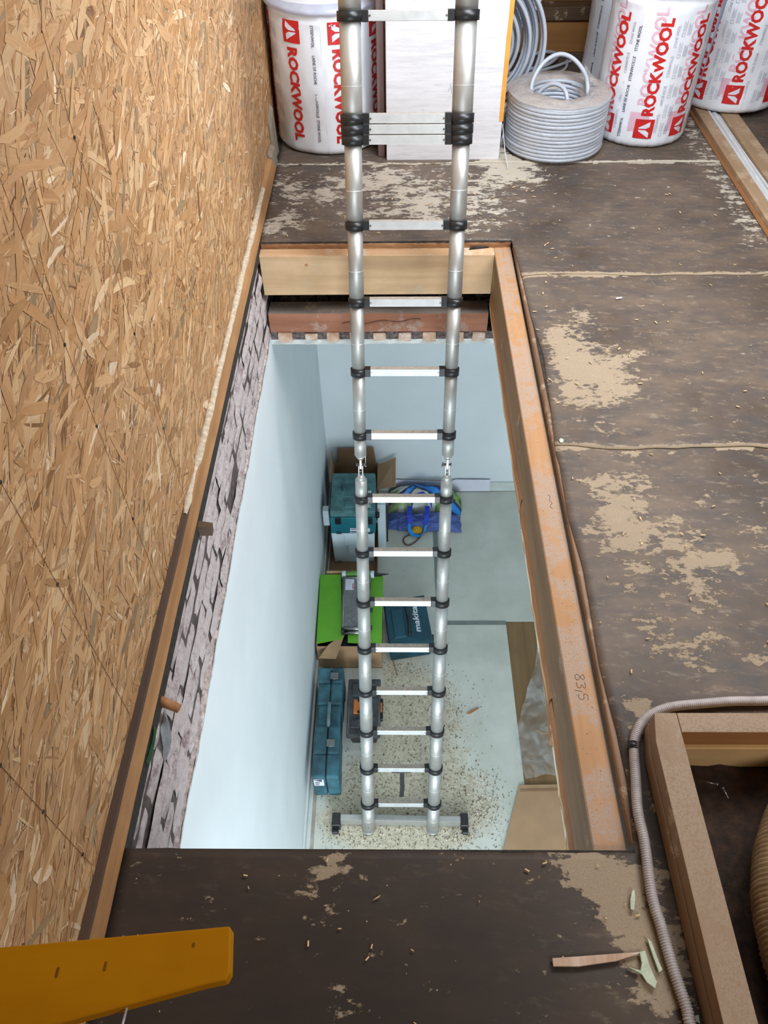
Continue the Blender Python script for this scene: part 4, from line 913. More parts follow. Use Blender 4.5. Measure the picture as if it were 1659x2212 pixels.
for sx in (-1, 1):
    b = B(); p = LR[0] + Vector((sx * Wd, 0, 0)); b.cyl(p - dl * 0.008, p + dl * .006, .0385, .0385, 28); obj('tube_end_cap', b, M['alu'], lad)
    for k in (.055, .19):
        q = p + dl * k * 1.0 - frame_of(dl)[1] * .037; b = B(); b.cyl(q, q - frame_of(dl)[1] * .002, .0035, .003, 10); obj('rivet', b, M['steel'], lad)
b = B(); p = LR[2]; yv = frame_of(dl)[1]
b.band([p + Vector((.005, -.018, -.016)), p + Vector((.004, -.03, -.09)), p + Vector((.007, -.045, -.15)), p + Vector((.002, -.07, -.24))], (0.013, 0, 0), 0.002)
st = obj('carry_strap', b, M['rubber'], lad)
b = B(); b.box((p.x - .055, p.y - .022, p.z - .020), (p.x + .055, p.y - .015, p.z - .014), 0.001); obj('strap_clip', b, M['rubber'], st)

# ================================================================ INSULATION ROLLS
W1 = [(.56, .78), (.88, .22), (.62, .21), (.51, .38), (.51, .78)]; W2 = [(.45, .78), (.43, .38), (.30, .20), (.05, .20), (.37, .75)]
def roll(cx, cy, r, h, orient, cols, label, smalls, ghost=False, fineprint=(), sticker=None, tail=False, seed=0, zb=0.0, grp='wrapped mineral wool rolls'):
    t = thing('insulation_roll', (cx, cy, 0), label, 'insulation roll', grp)
    def rad(th, z):
        k = z / h; prof = 1.0
        if k < 0.05: prof = 0.90 + 0.10 * math.sqrt(max(0, 1 - (1 - k / 0.05) ** 2))
        if k > 0.93: prof = 1.0 + 0.02 * math.sin((k - .93) / .07 * 3.14) - 0.16 * ((k - 0.93) / 0.07) ** 2
        w_ = 0.005 * nz(math.sin(th) * 2.2, math.cos(th) * 2.2, z * 4 + seed) + 0.0022 * nz(th * 9, z * 16, seed + 3)
        if k < 0.12: w_ += 0.004 * (1 - k / 0.12) * nz(th * 22, z * 4, seed)
        if 0.86 < k < 0.95: w_ += 0.004 * math.sin(th * 3 + seed) - 0.008 * math.exp(-((k - 0.905) / 0.012) ** 2)
        return r * prof + w_
    def pos(th, z, o=0.0):
        rr_ = rad(th, z) + o; return Vector((cx + math.sin(th) * rr_, cy - math.cos(th) * rr_, z + zb))
    b = B(); b.grid(120, 60, lambda u, v: pos(u * 2 * math.pi, v * h))
    b.grid(40, 8, lambda u, v: Vector((cx, cy, h + zb)) + (pos(u * 2 * math.pi, h) - Vector((cx, cy, h + zb))) * (1 - v) + Vector((0, 0, 0.03 * math.sin(v * 1.5) + 0.006 * nz(u * 20, v * 4, seed))))
    bmesh.ops.remove_doubles(b.bm, verts=b.bm.verts, dist=0.0004)
    obj('wrapped_body', b, M['bag'], t)
    def mapper(th0, z0, o):
        if orient > 0: return lambda x, y: pos(th0 - y / r, z0 + x, o)
        return lambda x, y: pos(th0 + y / r, z0 - x, o)
    up = orient > 0
    LZ = 0.050 if up else 0.555; TZ = 0.150 if up else 0.452
    sq = [(i / 4, j / 4) for j in range(5) for i in range(5)]; sqf = [(j * 5 + i, j * 5 + i + 1, j * 5 + i + 6, j * 5 + i + 5) for j in range(4) for i in range(4)]
    sg = 1 if up else -1
    if ghost:
        for th in cols:
            g = th - 0.030 / r; vs, fs = text2d('ROCKWOOL', 0.030)
            b = B(); print_mesh(b, vs, fs, mapper(g + .0265 / r, TZ + .045, 0.0012), 0.385, 0.052); obj('ghost_lettering', b, M['pink'], t)
            b = B(); print_mesh(b, sq, sqf, mapper(g + .042 / r, LZ + 0.028, 0.0011), 0.085, 0.085); obj('ghost_logo', b, M['pink'], t)
            b = B()
            for k, st_ in enumerate(('STEENWOL', 'LAINE DE ROCHE', 'STEINWOLLE', 'STONE WOOL')):
                vs, fs = text2d(st_); print_mesh(b, vs, fs, mapper(th + .058 / r, TZ - .075 + .118 * k, 0.0012), .085, .013)
            obj('ghost_small_print', b, M['inkgrey'], t, kind='stuff')
    for th in cols:
        vs, fs = text2d('ROCKWOOL', 0.042); b = B(); print_mesh(b, vs, fs, mapper(th + sg * .0265 / r, TZ, 0.0020), 0.392, 0.054); obj('brand_lettering', b, M['red'], t)
        b = B(); print_mesh(b, sq, sqf, mapper(th + sg * .041 / r, LZ, 0.0020), 0.085, 0.085); lg = obj('logo_square', b, M['red'], t)
        for poly in (W1, W2):
            b = B(); print_mesh(b, poly, [tuple(range(len(poly)))], mapper(th + sg * .041 / r, LZ, 0.0030), 0.085, 0.085, 0.03); obj('logo_mark', b, M['label'], lg)
    for th in smalls:
        zz = [0.045, 0.155, 0.285, 0.405] if up else [0.545, 0.43, 0.275, 0.165]
        for z_, st_, l_ in zip(zz, ('STEENWOL', 'LAINE DE ROCHE', 'STEINWOLLE', 'STONE WOOL'), (.085, .115, .100, .100)):
            vs, fs = text2d(st_, 0.010); b = B(); print_mesh(b, vs, fs, mapper(th + sg * .0065 / r, z_, 0.0022), l_, 0.0130); obj('small_lettering', b, M['ink'], t)
    b = B()
    def q(th, z_, dx, dy, bb=b, o=0.002):
        print_mesh(bb, [(0, 0), (1, 0), (1, 1), (0, 1)], [(0, 1, 2, 3)], mapper(th, z_, o), dx, dy, 0.05)
    for th in fineprint:
        for k in range(6):
            z_ = (0.06 + k * 0.082) if up else (0.53 - k * 0.082)
            for e, (a, c, dx, dy) in enumerate(((0, 0, .014, .0012), (0, .013, .014, .0012), (0, 0, .0012, .014), (.013, 0, .0012, .014))):
                q(th - c / r if up else th + c / r, z_ + (a if up else -a), dx, dy)
            for m_ in range(3): q(th + (.0 - .006 * m_) / r if up else th + (.006 * m_) / r, z_ + (0.020 if up else -0.020), 0.040 - 0.006 * (m_ % 2), 0.0016)
            for m_ in range(4): q(th + (.012 + .005 * m_) / r * (1 if up else -1), z_ + (0.004 if up else -0.004), 0.046 - .004 * (m_ % 3), 0.0016)
    if fineprint: obj('fine_print', b, M['inkgrey'], t, kind='stuff')
    if sticker:
        th, z_ = sticker; b = B(); print_mesh(b, [(i / 8, j / 8) for j in range(9) for i in range(9)], [(j * 9 + i, j * 9 + i + 1, j * 9 + i + 10, j * 9 + i + 9) for j in range(8) for i in range(8)], mapper(th, z_, 0.004), 0.26, 0.16)
        so = obj('label_sticker', b, M['label'], t); b = B()
        fn = mapper(th, z_, 0.0055)
        vs, fs = text2d('CE', 0.0); print_mesh(b, vs, fs, mapper(th - .020 / r, z_ + .085, 0.0055), .020, .017)
        for k in range(16):
            q(th - .055 / r, z_ + .15 + k * .0065, random.choice((.0018, .003, .0045)), .028, b, .0055)
        for k in range(3): q(th - .095 / r, z_ + .135 + k * .016, .010, .012, b, .0055)
        for k in range(3): q(th - (.028 + .008 * k) / r, z_ + .125, .045, .0025, b, .0055)
        for k in range(8): q(th - (.075 + .009 * k) / r, z_ + .03 + .004 * (k % 3), .055, .0016, b, .0055)
        obj('sticker_print', b, M['ink'], so, kind='stuff')
    # rolled, translucent top seam
    b = B(); b.grid(90, 6, lambda u, v: pos(u * 2 * math.pi, h * (0.925 + 0.06 * v), 0.004 + 0.006 * math.sin(v * 3.14) + 0.003 * nz(u * 40, v * 2, seed)))
    obj('folded_rim', b, M['bag_grey'], t)
    if tail:
        b = B(); th = 1.15
        def tl(u, v):
            z_ = h * 0.98 - v * 0.40; w_ = 0.030 * (1 - v * 0.75) * (1 + .2 * nz(v * 6, 3)); p = pos(th + 0.16 * v * 0, z_, 0.016 + 0.02 * math.sin(u * 3.14) * (1 - v))
            return p + Vector((math.cos(th), math.sin(th), 0)) * (u - 0.5) * 2 * w_ + Vector((0, 0, 0.006 * nz(u * 9, v * 5)))
        b.grid(12, 24, tl); bmesh.ops.solidify(b.bm, geom=list(b.bm.faces), thickness=0.0015)
        obj('loose_film_tail', b, M['bag_grey'], t)
    return t
D = R
roll(-0.312, 3.900, 0.252, 0.625, -1, [D(-78), D(-31), D(16), D(62), D(110)], 'white wrapped insulation roll beside the OSB wall, lettering reading downwards', [D(-8), D(86), D(-105)], fineprint=[D(-56), D(36)], seed=1)
roll(1.185, 3.920, 0.222, 0.66, 1, [D(-57), D(-8), D(37), D(83)], 'white wrapped insulation roll right behind the wrapped cable coil', [D(-36), D(62)], ghost=True, fineprint=[D(14), D(98)], tail=True, seed=5)
roll(1.70, 4.26, 0.255, 0.66, 1, [D(-52), D(-12), D(34), D(80)], 'white wrapped insulation roll with paper sticker, far right', [D(58)], ghost=True, fineprint=[D(12), D(-33)], sticker=(D(45), 0.285), seed=9, zb=0.029)
roll(1.245, 4.56, 0.232, 0.66, 1, [D(-36), D(18)], 'white wrapped insulation roll half hidden behind the middle one', [D(-62), D(-5)], fineprint=[D(-14)], seed=14)

# ================================================================ WHITE CARTON + LATH POST
t = thing('tall_white_carton', (0.22, 3.72, 0), 'tall scuffed white carton with orange right edge behind the ladder', 'box')
b = B(); b.box((-0.038, 3.60, 0.0), (0.483, 3.84, 1.15), 0.005, seg=2); obj('carton_body', b, M['whitebox'], t)
b = B(); b.grid(2, 30, lambda u, v: Vector((0.467 + 0.0185 * u + (0.002 * nz(v * 9, 2) if u < 1 else 0), 3.5985 + (0.012 if u == 1 else 0) * 0, 0.172 + 0.978 * v)), smooth=False)
b.box((0.4835, 3.60, .172), (.4855, 3.835, 1.15)); obj('orange_edge_band', b, M['orange_edge'], t)
b = B()
for i in range(9): 
    x = 0.235 + 0.006 * i; z = 0.30 + 0.012 * math.sin(i * 2.3); b.box((x, 3.5985, z), (x + .0022, 3.5992, z + .012 + .01 * (i % 3)))
obj('scuff_mark', b, M['inkgrey'], t)
b = B(); b.box((-0.078, 3.64, 0), (-0.046, 3.70, 1.1), 0.003); obj('timber_post', b, m_wood('mauve_grey_post', [(96, 76, 74), (122, 102, 102), (150, 130, 134)], 'Z'), label='narrow grey brown post between left roll and white carton', cat='post')

# ================================================================ CABLE COILS
t = thing('wrapped_cable_coil', (0.745, 3.755, 0), 'grey cable coil in clear wrap standing in front of the rolls', 'cable coil')
cx, cy = 0.750, 3.757
def helix(r, z0, z1, turns, ph=0, n=56, wob=0.0): return [(cx + math.cos(ph + 2 * math.pi * i / n) * (r + wob * nz(i * .1, r * 40)), cy + math.sin(ph + 2 * math.pi * i / n) * (r + wob * nz(i * .1, r * 40)), z0 + (z1 - z0) * i / (turns * n)) for i in range(int(turns * n) + 1)]
b = B(); b.tube(helix(0.2215, 0.010, 0.232, 14, wob=.004), 0.0086, 8); obj('outer_turns', b, M['cable'], t)
b = B(); b.tube(helix(0.132, 0.010, 0.232, 13, 1, wob=.003), 0.0086, 8); obj('inner_turns', b, M['cable'], t)
b = B(); b.tube([(cx + math.cos(2 * math.pi * i / 50) * (0.132 + 0.094 * i / 300), cy + math.sin(2 * math.pi * i / 50) * (0.132 + 0.094 * i / 300), 0.234 + .004 * nz(i * .1, 1)) for i in range(300)], 0.0084, 8); obj('top_turns', b, M['cable'], t)
b = B()
b.tube(spl([(cx - .125, cy - .02, .20), (cx - .125, cy + .02, .27), (cx - .08, cy + .06, .335), (cx - .01, cy + .08, .365), (cx + .06, cy + .07, .345), (cx + .115, cy + .03, .29), (cx + .13, cy - .01, .22)], 10), 0.0095, 10); obj('carrying_loop', b, M['cable'], t)
b = B()
b.tube(spl([(cx - .10, cy - .0, .17), (cx - .09, cy + .0, .235), (cx - .045, cy - .02, .275), (cx + .0, cy - .06, .275), (cx + .02, cy - .10, .235), (cx + .02, cy - .115, .12)], 10), 0.0095, 10)
b.tube(spl([(cx - .055, cy - .03, .10), (cx - .05, cy - .02, .17), (cx - .01, cy - .03, .20), (cx + .03, cy - .05, .21)], 10), 0.009, 10); obj('inner_loop', b, M['cable'], t)
def wr(u, v):
    th = u * 2 * math.pi; z = 0.003 + 0.246 * v; r_ = 0.2345 + 0.003 * math.sin(v * math.pi * 28) * 0 + 0.004 * nz(u * 12, v * 4) + (-.012 if v in (0, 1) else 0) + (.010 * max(0, math.cos(th)) * (v > .3))
    return Vector((cx + math.cos(th) * r_, cy + math.sin(th) * r_, z))
b = B(); b.grid(80, 16, wr); obj('side_wrap', b, M['film'], t, label='clear plastic wrap')
def tp(u, v):
    th = u * 2 * math.pi; r_ = 0.233 - 0.113 * v; z = 0.247 + 0.012 * math.sin(v * 2.2) + 0.006 * nz(u * 16, v * 3) - (0.05 * (v - .8) / .2 if v > .8 else 0)
    r_ += 0.02 * nz(u * 9, 4) * (v > .5)
    return Vector((cx + math.cos(th) * r_, cy + math.sin(th) * r_, z))
b = B(); b.grid(80, 10, tp); obj('top_wrap', b, M['film_top'], t, label='dusty plastic wrap over the coil top')
b = B(); b.grid(20, 12, lambda u, v: Vector((cx + 0.105 + 0.075 * u, cy + 0.06 - 0.07 * v + .02 * nz(u * 5, v * 5), 0.25 + 0.085 * (1 - u) * (1 - 0.4 * v) + 0.012 * nz(u * 8, v * 8)))); obj('wrap_tuft', b, M['film'], t)
b = B(); b.grid(3, 24, lambda u, v: Vector((cx - 0.247 + 0.006 * nz(v * 6, u), cy - .05 - .01 * u, 0.015 + 0.20 * v)))
obj('wrap_string', b, M['label'], t)
# big coil leaning behind the carton
t = thing('large_cable_coil', (0.42, 3.98, 0), 'large grey cable coil standing on edge behind the white carton', 'cable coil')
for k in range(15):
    b = B(); R_ = 0.330 - 0.0125 * k; yy = 4.000 + 0.022 * (k % 5) + .004 * k; ox = 0.006 * math.sin(k * 2.1)
    b.tube([(0.368 + ox + math.cos(a_) * R_, yy + .01 * math.sin(a_ * 2 + k), 0.345 + math.sin(a_) * R_) for a_ in [2 * math.pi * i / 72 for i in range(72)]], 0.0092, 8, closed=True); obj('cable_turn', b, M['cable'], t)
for k in range(7):
    b = B(); R_ = 0.33 - 0.018 * k; ox = .012 * k
    b.tube([(0.415 - ox * .2 + math.cos(a_) * R_ * .9, 4.20 + .012 * k + .02 * math.sin(a_ * 2 + k), 0.63 + math.sin(a_) * R_ - .02 * k) for a_ in [2 * math.pi * i / 72 for i in range(72)]], 0.0095, 8, closed=True); obj('cable_turn', b, M['cable'], t)
b = B(); b.tube(spl([(0.55, 4.6, 0.012), (0.75, 4.70, .012), (.86, 4.75, .02), (.93, 4.86, .03), (.88, 4.95, .02), (.78, 4.92, .012)], 12), 0.010, 8); b.tube(spl([(0.72, 4.62, 0.012), (0.9, 4.74, .012), (0.96, 4.79, .012), (1.0, 4.82, .012)], 12), 0.0085, 8)
b.tube(spl([(0.7, 4.6, 0.01), (.86, 4.62, .012), (.95, 4.70, .012), (.98, 4.82, .015)], 10), .008, 8)
obj('loose_cable', b, M['cable'], label='loose grey cable ends curling on the floor at the back', cat='cable')
b = B(); b.tube(spl([(0.498, 3.70, .12), (0.505, 3.58, .05), (0.515, 3.53, .01), (0.512, 3.50, .005)], 8), .0022, 6); obj('thin_wire', b, M['cable_w'], label='thin white wire hanging between carton and wrapped coil', cat='wire')
# background boards
b = B(); b.box((0.3, 5.0, 0.0), (3.1, 5.03, 0.165), 0.003); obj('back_board', b, M['bgboard'], label='orange brown board standing at the back of the attic', cat='board')
b = B(); b.box((0.3, 4.98, 0.166), (3.1, 5.10, 0.235), 0.004); obj('back_rail', b, M['bgtimber'], label='dark horizontal timber above the brown back board', cat='beam')
b = B(); b.box((0.55, 4.45, 0.001), (1.0, 4.55, 0.03), 0.003); obj('floor_offcut', b, M['bgtimber'], label='dark timber offcut on the floor behind the wrapped coil', cat='offcut')
# offcuts by the left wall
b = B(); b.hexa([(-0.574, 3.50, 0), (-0.548, 3.50, 0), (-0.545, 3.60, 0), (-0.574, 3.60, 0)], [(-0.574, 3.50, .075), (-0.556, 3.50, .065), (-0.552, 3.60, .07), (-0.574, 3.60, .085)], 0.003); obj('wood_offcut', b, M['greywood'], label='grey wooden block between OSB wall and left roll', cat='offcut')
b = B(); b.hexa([(-0.574, 3.62, 0), (-0.56, 3.62, 0), (-0.55, 3.70, 0), (-0.574, 3.72, 0)], [(-0.574, 3.62, .17), (-0.562, 3.62, .14), (-0.556, 3.70, .20), (-0.574, 3.72, .22)], 0.003); obj('wood_offcut', b, M['greywood'], label='upright grey sliver of wood behind the small block at left', cat='offcut')

# ================================================================ LOWER ROOM OBJECTS
# stacked cases by the far left corner
t = thing('cardboard_tray', (-0.33, 3.8, FZ), 'low brown cardboard tray under the white plastic case', 'box')
b = B(); b.box((-0.532, 3.545, FZ + .001), (-0.138, 4.08, FZ + .006))
for lo, hi in (((-0.532, 3.545, FZ), (-0.138, 3.55, FZ + .055)), ((-0.532, 3.55, FZ), (-0.527, 4.08, FZ + .085)), ((-0.143, 3.55, FZ), (-0.138, 4.08, FZ + .07))): b.box(lo, hi)
obj('tray', b, M['card_d'], t)
t = thing('white_storage_case', (-0.315, 3.86, FZ + .006), 'white plastic stacking case under the teal case', 'case')
b = B(); b.hexa([(-0.475, 3.675, FZ + .007), (-0.165, 3.675, FZ + .007), (-0.165, 4.05, FZ + .007), (-0.475, 4.05, FZ + .007)], [(-0.480, 3.665, -2.782), (-0.158, 3.665, -2.782), (-0.158, 4.05, -2.782), (-0.480, 4.05, -2.782)], 0.012); obj('body', b, M['white_pl'], t)
b = B(); b.box((-0.385, 3.662, -2.90), (-0.24, 3.672, -2.80), .003); b.box((-.36, 3.66, -3.0), (-.265, 3.668, -2.93), .002); obj('front_panel', b, M['white_pl'], t)
for x in (-0.43, -0.20):
    b = B(); b.box((x - .012, 3.66, -3.14), (x + .012, 3.668, -3.11), 0.002); obj('latch_foot', b, M['tape'], t)
t = thing('teal_tool_case', (-0.31, 3.86, -2.78), 'dusty teal tool case on top of the white case', 'case')
b = B(); b.box((-0.478, 3.660, -2.780), (-0.148, 4.055, -2.60), 0.010, seg=2); obj('body', b, M['teal'], t)
b = B(); b.box((-0.474, 3.664, -2.598), (-0.150, 4.052, -2.535), 0.012, seg=2); ld = obj('lid', b, M['teal_top'], t)
b = B(); b.box((-0.40, 3.80, -2.537), (-0.22, 3.95, -2.528), 0.004); b.box((-.37, 3.70, -2.537), (-.27, 3.76, -2.529), .003); obj('raised_panel', b, M['teal_top'], ld)
b = B(); b.tube(spl([(-0.39, 3.86, -2.53), (-0.385, 3.90, -2.515), (-0.31, 3.905, -2.512), (-0.245, 3.90, -2.515), (-0.24, 3.86, -2.53)], 5), 0.008, 8); obj('carry_handle', b, M['teal_dk'], ld)
for x in (-0.42, -0.19):
    b = B(); b.box((x - .022, 3.652, -2.67), (x + .022, 3.662, -2.60), 0.004); la = obj('latch', b, M['rubber'], t)
for x in (-0.42, -0.19):
    b = B(); b.box((x - .02, 3.653, -2.778), (x + .02, 3.661, -2.755), 0.002); obj('foot_tab', b, M['teal_dk'], t)
b = B(); b.box((-0.335, 3.655, -2.765), (-0.19, 3.6595, -2.715), 0.001); sk = obj('white_sticker', b, M['label'], t)
b = B(); b.box((-0.33, 3.6542, -2.728), (-0.255, 3.6548, -2.721)); b.box((-.33, 3.6542, -2.758), (-.22, 3.6548, -2.745)); obj('sticker_print', b, M['ink'], sk)
b = B(); flat_text(b, 'makita', (-0.178, 3.70, -2.5335), (0, 1, 0), (-1, 0, 0), 0.17, 0.035, 0.02); obj('white_lettering', b, M['ltext'], ld)
b = B(); b.box((-0.148, 3.72, -2.68), (-0.118, 3.77, -2.65), 0.006); obj('side_clip', b, M['rubber'], t)
b = B(); b.box((-0.535, 3.72, -2.76), (-0.49, 3.78, -2.60), 0.004); obj('white_bracket', b, M['white_pl'], label='small white bracket leaning between wall and teal case', cat='bracket')
b = B(); b.box((-0.135, 3.80, FZ), (-0.075, 3.86, -2.62), 0.002); obj('upright_board', b, M['white_pl'], label='upright white board edge right of the stacked cases', cat='board')
b = B(); b.box((-0.070, 3.80, FZ + .10), (-0.058, 3.84, -2.66), 0.003); obj('black_rod', b, M['black'], label='thin black bar upright beside the white board', cat='bar')
t = thing('open_carton', (-0.3, 4.27, FZ), 'open brown carton with raised flaps behind the teal case', 'box')
b = B()
for lo, hi in (((-0.50, 4.12, FZ), (-0.14, 4.125, -2.80)), ((-0.50, 4.40, FZ), (-0.14, 4.405, -2.78)), ((-0.50, 4.12, FZ), (-0.495, 4.40, -2.79)), ((-0.145, 4.12, FZ), (-0.14, 4.40, -2.79)), ((-0.5, 4.12, FZ), (-0.14, 4.4, FZ + .005))): b.box(lo, hi)
obj('carton_body', b, M['card_d'], t)
b = B(); b.hexa([(-0.47, 4.398, -2.785), (-0.155, 4.398, -2.785), (-0.155, 4.403, -2.785), (-0.47, 4.403, -2.785)], [(-0.46, 4.415, -2.635), (-0.175, 4.418, -2.625), (-0.175, 4.423, -2.625), (-0.46, 4.42, -2.635)]); obj('flap', b, M['card_d'], t)
b = B(); b.hexa([(-0.145, 4.13, -2.80), (-0.14, 4.13, -2.80), (-0.14, 4.39, -2.79), (-0.145, 4.39, -2.79)], [(-0.002, 4.11, -2.745), (0.002, 4.11, -2.75), (0.003, 4.38, -2.700), (-0.002, 4.38, -2.695)]); obj('flap', b, M['card'], t)
b = B(); b.hexa([(-0.50, 4.13, -2.79), (-0.495, 4.13, -2.79), (-0.495, 4.39, -2.79), (-0.50, 4.39, -2.79)], [(-0.505, 4.16, -2.63), (-0.50, 4.16, -2.63), (-0.50, 4.38, -2.62), (-0.505, 4.38, -2.62)]); obj('flap', b, M['card'], t)
# shopping bags
def bagmesh(x0, x1, y0, y1, hgt, nu=60, nv=40, seed=0, tilt=0.0):
    def f(u, v):
        e = (max(0, math.sin(u * math.pi)) ** 0.45) * (max(0, math.sin(v * math.pi)) ** 0.45)
        return Vector((x0 + (x1 - x0) * u + 0.012 * nz(v * 4, seed), y0 + (y1 - y0) * v + 0.02 * nz(u * 4, seed + 2), FZ + 0.008 + hgt * e * (0.75 + tilt * v + 0.35 * nz(u * 4, v * 4, seed)) + 0.012 * nz(u * 14, v * 14, seed) * e))
    b = B(); b.grid(nu, nv, f); b.grid(10, 8, lambda u, v: Vector((x0 + (x1 - x0) * u + 0.012 * nz(v * 4, seed), y0 + (y1 - y0) * v + 0.02 * nz(u * 4, seed + 2), FZ + 0.006))); return b
t = thing('shopping_bag', (0.27, 4.3, FZ), 'blue and green striped shopping bag lying against the far wall', 'bag')
b = bagmesh(-0.06, 0.54, 4.165, 4.41, 0.17, seed=3, tilt=0.55)
def pat(x, y):
    u = (x + 0.06) / 0.62; v = (y - 4.165) / 0.245
    w1 = v - 0.55 * u - 0.45 + 0.15 * math.sin(u * 9); w2 = v + 1.4 * (u - 0.55)
    if abs(w2 - .55) < .10: return (34, 130, 214)
    if abs(w2 - .55) < .22: return (26, 36, 96)
    if u > .62: return (40, 66, 30) if nz(x * 30, y * 30, 2) > 0.12 else ((196, 206, 180) if v > .6 else (120, 156, 72))
    if abs(w1) < .06: return (34, 130, 214)
    if abs(w1) < .13: return (26, 36, 96)
    if v > .9: return (20, 24, 60)
    return (206, 212, 200) if nz(x * 12, y * 12, 5) > -.1 else (150, 176, 120)
o = obj('bag_body', b, M['bagprint'], t)
ca = o.data.color_attributes.new('Col', 'FLOAT_COLOR', 'POINT')
for i, v in enumerate(o.data.vertices):
    p = v.co + WP[o]; ca.data[i].color = s2l(pat(p.x, p.y))
b = B(); b.band([(0.13, 4.13, FZ + .16), (0.15, 4.17, FZ + .22), (0.22, 4.18, FZ + .235), (0.27, 4.16, FZ + .21), (0.29, 4.12, FZ + .16)], (0, .022, 0.01), 0.003); obj('carry_handle', b, M['blue_strap'], t)
t = thing('clear_blue_bag', (0.25, 4.07, FZ), 'shiny translucent blue bag in front of the striped bag', 'bag')
b = bagmesh(-0.07, 0.53, 3.985, 4.155, 0.13, seed=8)
for v in b.bm.verts:
    if v.co.x < 0.02: v.co.y += 0.02
obj('bag_body', b, M['film_bag'], t)
b = B(); b.grid(20, 10, lambda u, v: Vector((-0.03 + 0.46 * u, 4.01 + 0.12 * v, FZ + .02 + .07 * math.sin(u * 3.1) * math.sin(v * 3.1) + .015 * nz(u * 9, v * 9)))); obj('contents', b, m_plain('navy_contents', (44, 70, 150), .6, var=.4, scale=30), t)
b = B(); b.band([(0.115, 4.13, FZ + .15), (0.110, 4.05, FZ + .135), (0.118, 4.00, FZ + .09)], (0.020, 0, 0), 0.003); obj('strap', b, M['blue_strap'], t); b = B(); b.band([(0.255, 4.13, FZ + .15), (0.250, 4.05, FZ + .135), (0.235, 3.99, FZ + .09)], (0.020, 0, 0), 0.003); obj('strap', b, M['blue_strap'], t)
b = B(); b.band([(0.105, 4.00, FZ + .085), (0.112, 3.965, FZ + .05), (0.135, 3.94, FZ + .02), (0.20, 3.93, FZ + .015), (0.232, 3.95, FZ + .05), (0.242, 3.99, FZ + .085)], (0.012, 0.012, 0), 0.003); obj('strap', b, M['cyan_strap'], t)
b = B(); b.grid(14, 10, lambda u, v: Vector((0.125 + 0.10 * u, 3.955 + 0.06 * v, FZ + .02 + .05 * math.sin(u * 3.14) ** .5 * math.sin(v * 3.14) ** .5 + .012 * nz(u * 6, v * 6)) if 0 < u < 1 and 0 < v < 1 else Vector((0.125 + 0.10 * u, 3.955 + 0.06 * v, FZ + .01))))
obj('work_glove', b, M['yellow_cloth'], label='crumpled mustard yellow cloth at the mouth of the blue bag', cat='cloth')
b = B(); b.tube(spl([(0.26, 4.00, FZ + .07), (0.22, 3.985, FZ + .03), (0.16, 3.965, FZ + .008), (0.10, 3.945, FZ + .006), (0.065, 3.915, FZ + .006), (0.065, 3.875, FZ + .006), (0.095, 3.845, FZ + .006), (0.135, 3.86, FZ + .006), (0.18, 3.905, FZ + .006), (0.22, 3.955, FZ + .02), (0.28, 4.00, FZ + .07)], 10), 0.0055, 8)
obj('brown_cable_loop', b, M['brown_cable'], label='brown cable loop on the cover sheet below the blue bag', cat='cable')
# green box
t = thing('green_carton', (-0.32, 3.05, FZ), 'green topped cardboard box beside the left wall', 'box')
GZ = -2.868
b = B()
for lo, hi in (((-0.535, 2.745, FZ), (-0.095, 2.750, GZ - .004)), ((-0.535, 3.345, FZ), (-0.095, 3.35, GZ)), ((-0.535, 2.75, FZ), (-0.53, 3.35, GZ)), ((-0.10, 2.75, FZ), (-0.095, 3.35, GZ)), ((-0.535, 2.745, FZ), (-0.095, 3.35, FZ + .005))): b.box(lo, hi)
obj('carton_body', b, M['card'], t)
b = B(); b.hexa([(-0.536, 2.765, GZ), (-0.36, 2.80, GZ + .004), (-0.395, 3.335, GZ + .012), (-0.545, 3.345, GZ)], [(-0.536, 2.765, GZ + .005), (-0.36, 2.80, GZ + .009), (-0.395, 3.335, GZ + .017), (-0.545, 3.345, GZ + .005)]); obj('flap', b, M['green'], t)
b = B(); b.hexa([(-0.325, 2.775, GZ - .002), (-0.096, 2.760, GZ - .002), (-0.090, 3.33, GZ - .002), (-0.33, 3.32, GZ - .002)], [(-0.325, 2.775, GZ + .003), (-0.096, 2.760, GZ + .003), (-0.090, 3.33, GZ + .003), (-0.33, 3.32, GZ + .003)]); obj('flap', b, M['green'], t)
b = B(); b.hexa([(-0.455, 2.755, GZ), (-0.345, 2.85, GZ + .002), (-0.40, 2.66, GZ - .02), (-0.515, 2.67, GZ - .03)], [(-0.455, 2.755, GZ + .005), (-0.345, 2.85, GZ + .007), (-0.40, 2.66, GZ - .015), (-0.515, 2.67, GZ - .025)]); obj('flap', b, M['card'], t, label='bare brown flap sticking out')
b = B(); b.box((-0.50, 3.352, GZ - .04), (-0.25, 3.357, GZ + .035)); obj('flap', b, M['card'], t)
b = B(); b.box((-0.528, 2.76, GZ - .06), (-0.102, 3.34, GZ - .05)); obj('dark_inside', b, M['black'], t)
t = thing('aluminium_case', (-0.27, 3.05, GZ + .018), 'long grey case with aluminium edges lying on the green box', 'case')
b = B(); b.hexa([(-0.355, 2.86, GZ + .012), (-0.185, 2.86, GZ + .012), (-0.185, 3.275, GZ + .018), (-0.373, 3.275, GZ + .018)], [(-0.355, 2.86, GZ + .058), (-0.185, 2.86, GZ + .058), (-0.185, 3.275, GZ + .058), (-0.373, 3.275, GZ + .058)], 0.004); obj('panel', b, M['grey_case'], t)
b = B()
